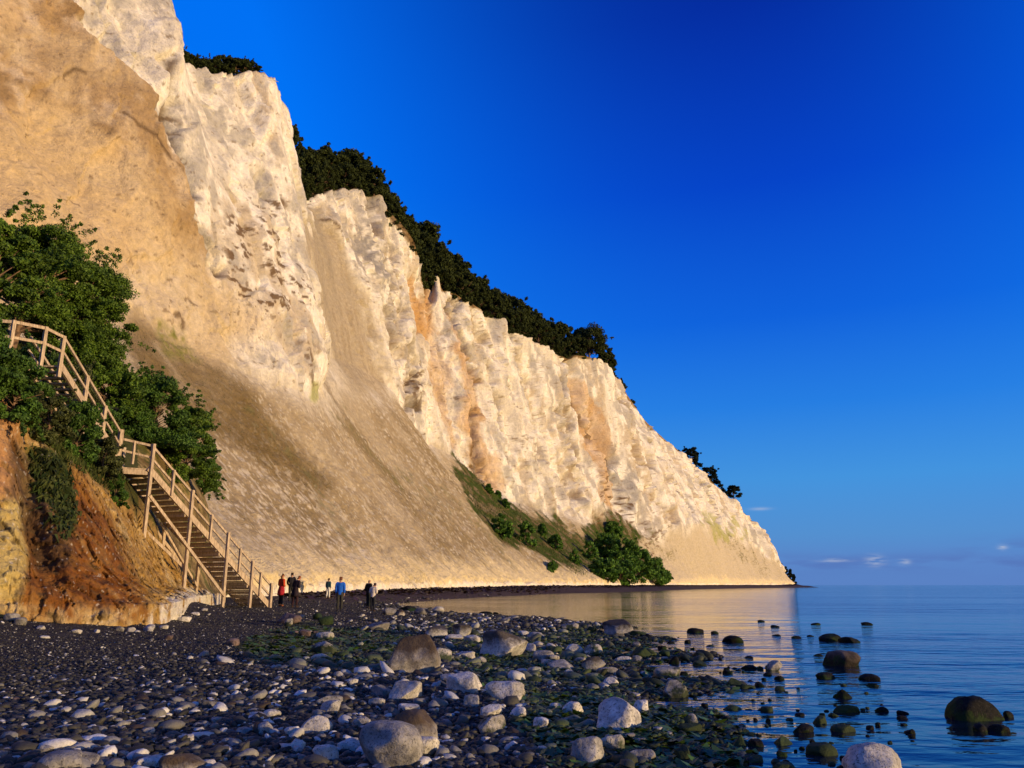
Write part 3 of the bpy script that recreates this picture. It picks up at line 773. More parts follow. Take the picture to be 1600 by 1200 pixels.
LEAF_BUSH = leaf_material('leaf_bush', (.018, .052, .008), (.09, .18, .025))
LEAF_FAR = leaf_material('leaf_far', (.010, .018, .004), (.060, .080, .018), .9)
LEAF_PINE = leaf_material('leaf_pine', (.006, .012, .006), (.016, .028, .013), .9)
LEAF_SLOPE = leaf_material('leaf_slope', (.026, .08, .009), (.13, .27, .03))
WEED = leaf_material('leaf_weed', (.02, .03, .006), (.10, .12, .04))
def leaves(centres, radii, per, size, seed, flat=.75, aspect=1.7):
    """many small leaf faces spread through clumps"""
    r = np.random.default_rng(abs(seed)); vs = []
    n = len(centres) * per
    c = np.repeat(np.asarray(centres, float), per, 0); rad = np.repeat(np.asarray(radii, float), per)
    dirv = r.normal(size=(n, 3)); dirv /= np.linalg.norm(dirv, axis=1, keepdims=True)
    rr = rad * (r.random(n) ** .45)
    pos = c + dirv * rr[:, None] * np.array((1, 1, flat))
    a = r.normal(size=(n, 3)); a /= np.linalg.norm(a, axis=1, keepdims=True)
    b = np.cross(a, dirv + .4 * r.normal(size=(n, 3))); b /= np.linalg.norm(b, axis=1, keepdims=True) + 1e-9
    s = size * (.6 + .8 * r.random(n))[:, None]
    a *= s * aspect * .5; b *= s * .5
    q = np.stack([pos - a, pos + b * .9, pos + a, pos - b * .9], 1).reshape(-1, 3)
    return q, np.arange(n * 4).reshape(-1, 4)
def tube_mesh(name, lines, sides=7):
    """lines: list of (points, radii)"""
    V, Fc = [], []; base = 0
    for pts, rad in lines:
        pts = np.asarray(pts, float); n = len(pts)
        for i in range(n):
            t = pts[min(i + 1, n - 1)] - pts[max(i - 1, 0)]; t /= np.linalg.norm(t) + 1e-9
            x = np.cross(t, (0.31, .2, .93)) if abs(t[2]) < .9 else np.cross(t, (1, 0, 0)); x /= np.linalg.norm(x); y = np.cross(t, x)
            for k in range(sides):
                a = 2 * math.pi * k / sides; V.append(pts[i] + (x * math.cos(a) + y * math.sin(a)) * rad[i])
        for i in range(n - 1):
            for k in range(sides):
                Fc.append((base + i * sides + k, base + i * sides + (k + 1) % sides, base + (i + 1) * sides + (k + 1) % sides, base + (i + 1) * sides + k))
        base += n * sides
    return mesh_np(name, np.array(V), np.array(Fc))
def plant(name, cat, label, loc, H, R, clumps, per, leaf, seed, mat, trunk=.18, bare=.25, lean=(0, 0), shape='round', group=None, rz=0.0, stem='trunk', crown='crown', flat=.75):
    r = np.random.default_rng(abs(seed))
    root = empty(name, tuple(loc), rz, label, cat, group)
    cen, rad, lines = [], [], []
    lx, ly = lean
    tp = [(0, 0, -.3 * trunk * 4 - .2), (lx * .25, ly * .25, H * .2), (lx * .6, ly * .6, H * .5), (lx, ly, H * .8)]
    lines.append((tp, [trunk * 1.2, trunk, trunk * .7, trunk * .25]))
    for i in range(clumps):
        if shape == 'round':
            z = bare + (1 - bare) * r.random() ** .8; k = math.sqrt(max(0.08, 1 - ((z - (bare + .42 * (1 - bare))) / (.62 * (1 - bare) + .02)) ** 2))
        elif shape == 'dome':
            z = bare + (1 - bare) * r.random(); k = math.sqrt(max(.06, 1 - z ** 2))
        else:                                     # 'spire'
            z = bare + (1 - bare) * r.random(); k = (1 - z) * 1.05 + .08
        a = r.random() * 2 * math.pi; m = R * k * (.35 + .65 * math.sqrt(r.random()))
        w = .82 + .36 * math.sin(3 * a + seed) * .5
        c = np.array((math.cos(a) * m * w + lx * z, math.sin(a) * m * w + ly * z, H * z * .94))
        cen.append(c); rad.append(R * r.uniform(.11, .30))
        if i % 2 == 0:
            s = np.array((lx * z * .6, ly * z * .6, H * max(.12, z * .55)))
            mid = (s + c) / 2 + r.normal(size=3) * R * .05
            t0 = trunk * .42
            lines.append(((s, mid, c), (t0, t0 * .6, t0 * .2)))
    o = link(stem, tube_mesh(stem, lines, 6), BARK, root)
    cc = np.array(cen); mid = np.array((lx * .5, ly * .5, H * (bare + 1) * .48))
    for i in range(clumps // 2 if leaf < .3 else clumps // 8):                # thin sprays that break the outline
        c = cc[int(r.integers(len(cc)))]; dv = c - mid; dv = dv / (np.linalg.norm(dv) + 1e-6) + r.normal(size=3) * .3
        for k in range(3):
            cen.append(c + dv * R * (.26 + (.10 if leaf < .3 else .03) * k)); rad.append(R * (.085 - .018 * k))
    n0 = len(cc)
    q, f = leaves(cen[:n0], rad[:n0], per, leaf, seed + 1, flat)
    q2, f2 = leaves(cen[n0:], rad[n0:], max(per // 12, 6), leaf * .9, seed + 2, .8)
    q, f = np.concatenate([q, q2]), np.concatenate([f, f2 + len(q)])
    # a few long sprigs beyond the outline
    link(crown, mesh_np(crown, q, f, False), mat, root)
    return root
def clone(root, loc, rz, scale, label, group=None):
    c = root.copy(); C.objects.link(c); c.location = tuple(loc); c.rotation_euler = (0, 0, rz); c.scale = (scale,) * 3 if isinstance(scale, (int, float)) else scale
    c['label'] = label
    if group: c['group'] = group
    elif 'group' in c: del c['group']
    for ch in root.children:
        k = ch.copy(); C.objects.link(k); k.parent = c
    return c

# big wind-leant tree above the stairs and its neighbours
def rooted(u, v, hp, wp):
    p = head_at(u, v); k = p[1] / F; return p - np.array((0, 0, .1)), hp * k * .97, wp * k * .46
for i, (u, v, hp, wp, cl, lean, lab) in enumerate([
    (14, 540, 225, 200, 150, (.9, .2), 'large leafy tree with a pinkish leaning trunk above the top of the staircase'),
    (118, 560, 185, 200, 140, (.6, .1), 'spreading green tree whose branch tips reach furthest right over the pale slope'),
    (-62, 560, 265, 170, 100, (.3, .1), 'tall green tree cut by the left edge of the view above the stair platform'),
    (182, 560, 95, 105, 80, (.2, .1), 'low bushy tree in front of the brown grassy slope, right of the big leaning tree')]):
    p, H, R = rooted(u, v, hp, wp)
    plant('broadleaf_tree', 'tree', lab, p, H, R, cl, 520, .078 if i < 3 else .072, 11 + i, LEAF_NEAR, .2 if i == 0 else .12, .22 if i < 3 else .05, lean, 'round', flat=.5)
for i, (u, v, hp, wp, cl, lab) in enumerate([
    (165, 645, 95, 130, 60, 'dense green bush directly behind the middle of the upper stair flight'),
    (238, 698, 120, 150, 90, 'dense rounded bush behind the upper stair flight, just above the landing'),
    (290, 752, 130, 124, 90, 'dark green bush behind the landing handrail'),
    (318, 772, 80, 62, 50, 'bush with light leaf tips sticking out to the right behind the lower stair flight'),
    (125, 605, 85, 120, 54, 'dark bush behind the upper stair flight, close below the leaning tree'),
    (222, 598, 62, 90, 50, 'small dark bush at the upper edge of the brown grassy slope')]):
    p, H, R = rooted(u, v, hp, wp)
    plant('slope_bush', 'bush', lab, p, H, R, cl, 560, .075, 40 + i, LEAF_BUSH if i % 2 else LEAF_NEAR, .06, .02, (.1, 0), 'dome', stem='stem', crown='foliage', flat=.6)
for i, (u, v, hp, wp, cl, lab) in enumerate([
    (20, 650, 105, 125, 50, 'tall leafy shrub at the left edge, in front of the stair platform'),
    (75, 692, 80, 90, 40, 'shrub of mixed weeds over the dark wet gully of the headland'),
    (120, 708, 90, 95, 44, 'shrub with small white flowers beside the upper stair flight'),
    (160, 742, 62, 80, 36, 'brownish bramble at the headland edge left of the landing post'),
    (62, 605, 78, 120, 44, 'dark shrub below the top platform of the staircase'),
    (112, 642, 80, 115, 46, 'dark leafy shrub hiding the lower part of the upper stair flight, left of its middle'),
    (152, 695, 74, 84, 40, 'leafy shrub in front of the upper stair flight just left of the landing'),
    (182, 782, 36, 45, 22, 'small reddish bramble under the landing'),
    (-30, 625, 120, 130, 44, 'dark shrub half out of view at the left edge')]):
    p, H, R = rooted(u, v, hp, wp)
    plant('headland_shrub', 'shrub', lab, p, H, R, cl, 460, .062, 70 + i, WEED if i in (1, 3, 5) else LEAF_BUSH, .04, .0, (.05, -.05), 'dome', stem='stem', crown='foliage')

# wood along the cliff top
woods = [plant('wood_tree', 'tree', 'x', (0, 0, 0), 10.0, 4.2, 64, 170, .40, 300 + i, LEAF_FAR, .25, .06, (.4 * (i - 1), .2), 'round') for i in range(3)]
pines = [plant('wind_pine', 'tree', 'x', (0, 0, 0), 8.0, 4.2, 34, 150, .42, 320 + i, LEAF_PINE, .22, .25, (1.2, .2), 'round', flat=.5) for i in range(2)]
shrubs = [plant('brink_shrub', 'shrub', 'x', (0, 0, 0), 3.0, 1.9, 40, 150, .18, 340 + i, LEAF_FAR, .07, .0, (.2, 0), 'dome', stem='stem', crown='foliage') for i in range(2)]
used = set()
def put(protos, k, loc, rz, s, label, group):
    p = protos[k % len(protos)]
    if p.name not in used:
        used.add(p.name); p.location = tuple(loc); p.rotation_euler = (0, 0, rz); p.scale = (s,) * 3 if isinstance(s, (int, float)) else s; p['label'] = label
        if group: p['group'] = group
        return p
    return clone(p, loc, rz, s, label, group)
rw = np.random.default_rng(5)
SIDE = CQ[:, 0]
def q_at(u):                                    # brink column whose brink shows at photo column u
    bu = CU[:, BR_I]; ok = (SIDE > 2.5) & (SIDE < K - 3)
    return SIDE[np.argmin(np.where(ok, np.abs(bu - u), 1e9))]
for i, u in enumerate((270, 285, 302, 318, 338, 352, 368, 383, 398, 410)):
    for inl in (2.2, 5.5):
        h = (.95, .85, .9, .8, .75, .85, .85, .9, .8, .6)[i] * (1.0 if inl < 3 else 1.25)
        put(shrubs, i, brink(q_at(u), inl), rw.random() * 6, (1.05, 1.05, h), 'dark wind-clipped shrub on the brink between the tallest white face and the sharp prow', 'shrubs on top of the tall prow')
zones = [(455, 560, 9, 1.15, 'dark tree in the wood above the rounded white buttress beyond the prow', 'trees above the rounded buttress'),
         (560, 650, 8, 1.45, 'dark tree in the steep band of wood descending from the rounded buttress', 'trees between buttress and spire'),
         (646, 700, 8, 1.75, 'dark tall tree of the wood directly behind the pointed chalk spire', 'trees behind the spire'),
         (700, 800, 10, 1.65, 'dark tree in the wood above the ochre-streaked chalk right of the spire', 'trees right of the spire'),
         (800, 914, 11, 1.55, 'dark tree in the last stretch of wood before the lone spreading tree', 'trees before the lone tree')]
for (u0, u1, n, s0, lab, grp) in zones:
    for i in range(n):
        u = u0 + (u1 - u0) * (i + .5) / n + rw.uniform(-3, 3)
        for inl in (1.8, 7.0):
            s = s0 * rw.uniform(.8, 1.05) * (.72 if inl < 5 else 1.08)
            put(woods, int(rw.integers(3)), brink(q_at(u), inl + rw.uniform(-.6, 1.5)) - np.array((0, 0, .8)), rw.random() * 6.28, s, lab, grp)
lone = plant('spreading_tree', 'tree', 'lone spreading dark tree standing clear on the chalk knoll, above the crevice', brink(q_at(932), 3), 14.6, 9.6, 84, 190, .5, 377, LEAF_FAR, .42, .16, (.6, 0), 'round')
plant('spreading_tree', 'tree', 'smaller dark tree leaning out right of the lone tree over the drop', brink(q_at(953), 3) - np.array((0, 0, 2.5)), 10.5, 5.4, 44, 180, .5, 378, LEAF_FAR, .26, .08, (1.6, -.6), 'round')
for i, (u, s) in enumerate(((964, 1.25), (973, 1.35), (982, 1.3), (990, 1.1), (999, .8))):
    put(woods, i, brink(q_at(u), 5 + i % 2 * 4) - np.array((0, 0, 1.2)), i * 1.3, s, 'dark tree peeping over the right shoulder of the chalk knoll below the lone tree', 'trees on the shoulder below the lone tree')
for (u, s, inl, lab) in ((1090, .95, 5, 'first dark pine alone on the sloping ridge line, leftmost of the ridge pines'), (1104, .7, 7, 'short pine close beside the first ridge pine'),
                         (1122, 1.0, 4, 'tall layered pine in the middle of the far ridge line'), (1133, .85, 7, 'dark pine just below the tall layered pine of the ridge'), (1156, .95, 4, 'dark bushy pine lowest on the far ridge line'), (1147, .6, 8, 'small pine tucked left of the lowest ridge pine')):
    put(pines, int(u) % 2, brink(q_at(u), inl) - np.array((0, 0, .3)), rw.random() * 6, s * 1.6, lab, 'pines on the far ridge')
for i, (u, v, H) in enumerate(((1215, 882, 6), (1222, 890, 7), (1229, 897, 8), (1236, 904, 10), (1241, 907, 7))):
    plant('point_conifer', 'tree', ['dark scrub tree highest at the far point of the cliff', 'second dark scrub tree down from the top at the far point', 'middle one of the scrub trees going down the far point', 'tall thin dark conifer at the very tip of the far point', 'low dark tree at the water end of the far point'][i],
          P(u, v + 6, 586 + 2 * i), H, 2.6, 20, 90, .8, 400 + i, LEAF_PINE, .2, .05, (0, 0), 'spire')
# bushes on the green wedge and at the cliff foot
for i, (u, v, w, h, lab) in enumerate((
    (785, 838, 34, 36, 'round dark green bush highest on the grassy wedge'), (822, 848, 34, 36, 'round bush second from the top of the grassy wedge'),
    (849, 838, 16, 22, 'small upright bush beside the second round bush of the wedge'), (870, 858, 28, 24, 'low bush right of the middle of the grassy wedge'),
    (898, 878, 20, 20, 'light green bush near the lower end of the grassy wedge'), (865, 890, 22, 14, 'lone low bush below the wedge on the pale slope'),
    (765, 768, 12, 14, 'tiny bright bush at the base of the chalk above the wedge'), (792, 792, 14, 14, 'tiny bush under the chalk face, upper right of the wedge'), (780, 775, 12, 10, 'tiny dark bush between the two others under the chalk face'),
    (924, 876, 34, 28, 'dark bush at the left end of the foot thicket'))):
    p = cliff_at(u, v - 2); k = p[1] / F
    plant('wedge_bush', 'bush', lab, p - np.array((0, 0, .5)), h * k * 1.05, w * k * .55, 40, 120, .34, 430 + i, LEAF_SLOPE, .1, .02, (0, 0), 'dome', stem='stem', crown='foliage')
for i, (u, v, w, h, lab) in enumerate((
    (950, 872, 40, 44, 'tree at the upper left of the thicket at the cliff foot'), (975, 892, 48, 56, 'tallest leafy tree in the middle of the cliff-foot thicket'), (944, 902, 42, 36, 'dark low tree at the beach edge of the thicket, left part'),
    (1000, 904, 50, 52, 'tree at the right part of the cliff-foot thicket'), (1021, 908, 46, 42, 'rounded tree near the right end of the thicket'), (1037, 911, 26, 24, 'outermost low tree at the right end of the cliff-foot thicket'), (972, 910, 48, 38, 'bushy low tree at the beach edge of the thicket, middle'), (960, 842, 28, 30, 'small tree at the topmost tip of the thicket'))):
    p = cliff_at(u, min(v, 908)); k = p[1] / F
    plant('thicket_tree', 'tree', lab, p - np.array((0, 0, .8)), h * k * .95, w * k * .56, 70, 170, .42, 460 + i, LEAF_SLOPE, .2, .03, (0, 0), 'round')

# grass: tussocks over the wedge, the dark belt and the top of the headland
def build_grass():
    r = np.random.default_rng(3); pts, hs = [], []
    m = (CWEDGE > .5) & (CT > .4) & (CT < 2.2); idx = np.argwhere(m)
    sel = idx[r.choice(len(idx), min(7000, len(idx)))]; pts.append(CV[sel[:, 0], sel[:, 1]]); hs.append(np.full(len(sel), .45))
    m = (CBELT > .6) & (CT > .3) & (CT < 2.0); idx = np.argwhere(m)
    if len(idx):
        sel = idx[r.choice(len(idx), 5000)]; pts.append(CV[sel[:, 0], sel[:, 1]]); hs.append(np.full(len(sel), .12))
    m = (HT > 3.02) & (HT < 3.9) & (HU < 190) & (HU > -60); idx = np.argwhere(m)
    sel = idx[r.choice(len(idx), 11000)]; pts.append(HV[sel[:, 0], sel[:, 1]]); hs.append(np.full(len(sel), .17))
    m = (HT > 1.7) & inside(HU, HVV, [(48, 690), (104, 715), (116, 800), (100, 835), (80, 800), (60, 760)]); idx = np.argwhere(m)
    sel = idx[r.choice(len(idx), 3500)]; pts.append(HV[sel[:, 0], sel[:, 1]]); hs.append(np.full(len(sel), -.28))
    p = np.concatenate(pts); h = np.concatenate(hs); n = len(p)
    p = p + r.normal(size=(n, 3)) * np.array((.15, .15, .02)) * np.abs(h)[:, None] * 2
    a = r.random(n) * 6.28; w = np.abs(h) * .16 * (.6 + r.random(n)); d = np.stack([np.cos(a), np.sin(a), 0 * a], 1)
    hh = h * (.5 + r.random(n)); bend = r.normal(size=(n, 3)) * .35 * np.abs(h)[:, None]; bend[:, 2] = 0
    tip = p + bend + np.stack([0 * hh, 0 * hh, hh], 1)
    tip[h < 0] += np.array((.10, -.22, 0))
    p = p - np.stack([0 * hh, 0 * hh, 0 * hh + .05], 1)
    q = np.stack([p - d * w[:, None], p + d * w[:, None], tip], 1).reshape(-1, 3)
    o = link('grass', mesh_np('grass', q, np.arange(n * 3).reshape(-1, 3), False), leaf_material('grass_blade', (.02, .042, .006), (.085, .10, .022), .8))
    tag(o, 'rough grass growing on the slopes and hanging over the headland', 'grass', kind='stuff')
build_grass()
# small white flowers among the weeds by the stairs
def build_flowers():
    r = np.random.default_rng(9); V, Fc = [], []; b = 0
    for (u, v, Y) in ((80, 655, 28.6), (85, 648, 28.6), (92, 652, 28.5), (60, 590, 29), (105, 668, 28.7), (120, 668, 28.9), (88, 672, 28.4), (74, 664, 28.5), (115, 592, 30.0), (140, 735, 29.3)):
        c = P(u, v, Y) + r.normal(size=3) * .05
        for k in range(7):
            a = r.random() * 6.28; e = c + np.array((math.cos(a), math.sin(a), r.normal() * .5)) * .05
            for q in range(4): 
                t = q * math.pi / 2; V.append(e + np.array((math.cos(t), .3, math.sin(t))) * .022)
            Fc.append((b, b + 1, b + 2, b + 3)); b += 4
    m, nt, N, L, bs = mat_new('flower_white'); bs.inputs['Base Color'].default_value = (.75, .72, .66, 1)
    tag(link('wild_flowers', mesh_np('wild_flowers', np.array(V), np.array(Fc), False), m), 'tiny white flower heads among the weeds beside the upper stair flight', 'flowers', kind='stuff')
build_flowers()

# ------------------------------------------------------------------ boulders and stones
def rock_material(name, low, high, stain=None, stain_z=(.2, .5), moss=0.0, rough=.8):
    m, nt, N, L, b = mat_new(name)
    tc = N('ShaderNodeTexCoord'); oi = N('ShaderNodeObjectInfo'); g = N('ShaderNodeNewGeometry')
    add = N('ShaderNodeVectorMath'); L(g.outputs['Position'], add.inputs[0]); L(oi.outputs['Location'], add.inputs[1])
    def nz(scale, det=6, ro=.65):
        n = N('ShaderNodeTexNoise'); n.inputs['Scale'].default_value = scale; n.inputs['Detail'].default_value = det; n.inputs['Roughness'].default_value = ro
        L(add.outputs[0], n.inputs[0]); return n
    base = N('ShaderNodeValToRGB'); base.color_ramp.elements[0].position = .36; base.color_ramp.elements[0].color = low + (1,)
    base.color_ramp.elements[1].position = .62; base.color_ramp.elements[1].color = high + (1,); L(nz(7.0).outputs[0], base.inputs[0])
    col = base.outputs[0]
    def mixc(fac, a, colour):
        n = N('ShaderNodeMix'); n.data_type = 'RGBA'; L(fac, n.inputs['Factor']); L(a, n.inputs['A']); n.inputs['B'].default_value = colour + (1,); return n.outputs['Result']
    def rng_(v, a, b2, lo=0.0, hi=1.0):
        n = N('ShaderNodeMapRange'); n.inputs[1].default_value = a; n.inputs[2].default_value = b2; n.inputs[3].default_value = lo; n.inputs[4].default_value = hi; L(v, n.inputs[0]); return n.outputs[0]
    def mth(op, a, c):
        n = N('ShaderNodeMath'); n.operation = op; L(a, n.inputs[0])
        if isinstance(c, (int, float)): n.inputs[1].default_value = c
        else: L(c, n.inputs[1])
        return n.outputs[0]
    # dark grain of granite and flint
    col = mixc(rng_(nz(38.0, 3, .8).outputs[0], .545, .63, 0, .8), col, (.035, .032, .03))
    col = mixc(rng_(nz(2.4).outputs[0], .5, .68, 0, .6), col, tuple(c * .45 for c in low))
    if stain:
        sx = N('ShaderNodeSeparateXYZ'); L(tc.outputs['Generated'], sx.inputs[0])
        h = mth('ADD', sx.outputs[2], mth('MULTIPLY', mth('SUBTRACT', nz(5.0).outputs[0], .5), .7))
        col = mixc(rng_(h, stain_z[0], stain_z[1], 0, .92), col, stain)
    if moss > 0:
        sx = N('ShaderNodeSeparateXYZ'); L(tc.outputs['Generated'], sx.inputs[0])
        h = mth('SUBTRACT', mth('ADD', nz(3.3).outputs[0], mth('MULTIPLY', mth('SUBTRACT', sx.outputs[2], .5), -.25 if moss < .5 else .05)), .5)
        col = mixc(rng_(h, .02 - moss * .32, .12 - moss * .32, 0, .93), col, (.014, .032, .005))
    hv = N('ShaderNodeHueSaturation'); L(col, hv.inputs['Color']); L(rng_(oi.outputs['Random'], 0, 1, .7, 1.2), hv.inputs['Value']); L(hv.outputs[0], b.inputs['Base Color'])
    b.inputs['Roughness'].default_value = rough; b.inputs['Specular IOR Level'].default_value = .12 if low[0] < .02 else .3
    b1 = N('ShaderNodeBump'); b1.inputs['Distance'].default_value = .03; L(nz(9.0).outputs[0], b1.inputs['Height'])
    b2 = N('ShaderNodeBump'); b2.inputs['Distance'].default_value = .006; L(nz(55.0, 3).outputs[0], b2.inputs['Height']); L(b1.outputs[0], b2.inputs['Normal']); L(b2.outputs[0], b.inputs['Normal'])
    return m
RM = {
    'pale': rock_material('rock_pale', (.30, .285, .26), (.60, .575, .53)),
    'grey': rock_material('rock_grey', (.13, .125, .12), (.34, .325, .30)),
    'brown': rock_material('rock_brown', (.24, .225, .20), (.45, .42, .37), (.045, .026, .012), (.36, .74)),
    'cap': rock_material('rock_dark_cap', (.28, .275, .27), (.52, .505, .48), (.03, .021, .013), (.50, .78)),
    'pink': rock_material('rock_pink', (.10, .066, .058), (.20, .145, .13)),
    'moss': rock_material('rock_moss', (.035, .033, .026), (.10, .09, .07), None, moss=.95),
    'half': rock_material('rock_half_moss', (.24, .23, .19), (.50, .47, .41), None, moss=.30),
    'dark': rock_material('rock_wet', (.003, .0032, .003), (.009, .009, .008), None, moss=.25, rough=.75),
    'seacap': rock_material('rock_sea', (.006, .006, .004), (.018, .013, .009), (.11, .085, .07), (.72, 1.0), moss=.2, rough=.8),
}
def rock_mesh(name, a, b, c, seed, sub=4, boxy=.5, planes=7, top=None):
    r = np.random.default_rng(abs(seed))
    bm = bmesh.new(); bmesh.ops.create_icosphere(bm, subdivisions=sub, radius=1.0)
    p = np.array([v.co[:] for v in bm.verts]); f = np.array([[v.index for v in fc.verts] for fc in bm.faces]); bm.free()
    q = np.abs(p) ** (2.0 + 2.2 * boxy); p = p / (q.sum(1) ** (1 / (2.0 + 2.2 * boxy)))[:, None]
    for _ in range(3 if top else planes):
        n = r.normal(size=3); n[2] *= .8; n /= np.linalg.norm(n); dd = r.uniform(.55, .88)
        e = np.maximum(p @ n - dd, 0); p = p - (e * .88)[:, None] * n
    off = r.random(3) * 50
    p = p * (1 + .13 * fbm(p * 1.1 + off, 3, seed % 97) + .045 * fbm(p * 3.5 + off, 3, 7) + .018 * fbm(p * 9 + off, 2, 8))[:, None]
    if top: p[:, :2] *= (1 - (1 - top) * np.clip(p[:, 2:3], 0, 1))
    p = p / np.abs(p).max(0)
    return mesh_np(name, p * np.array((a, b, c)), f)
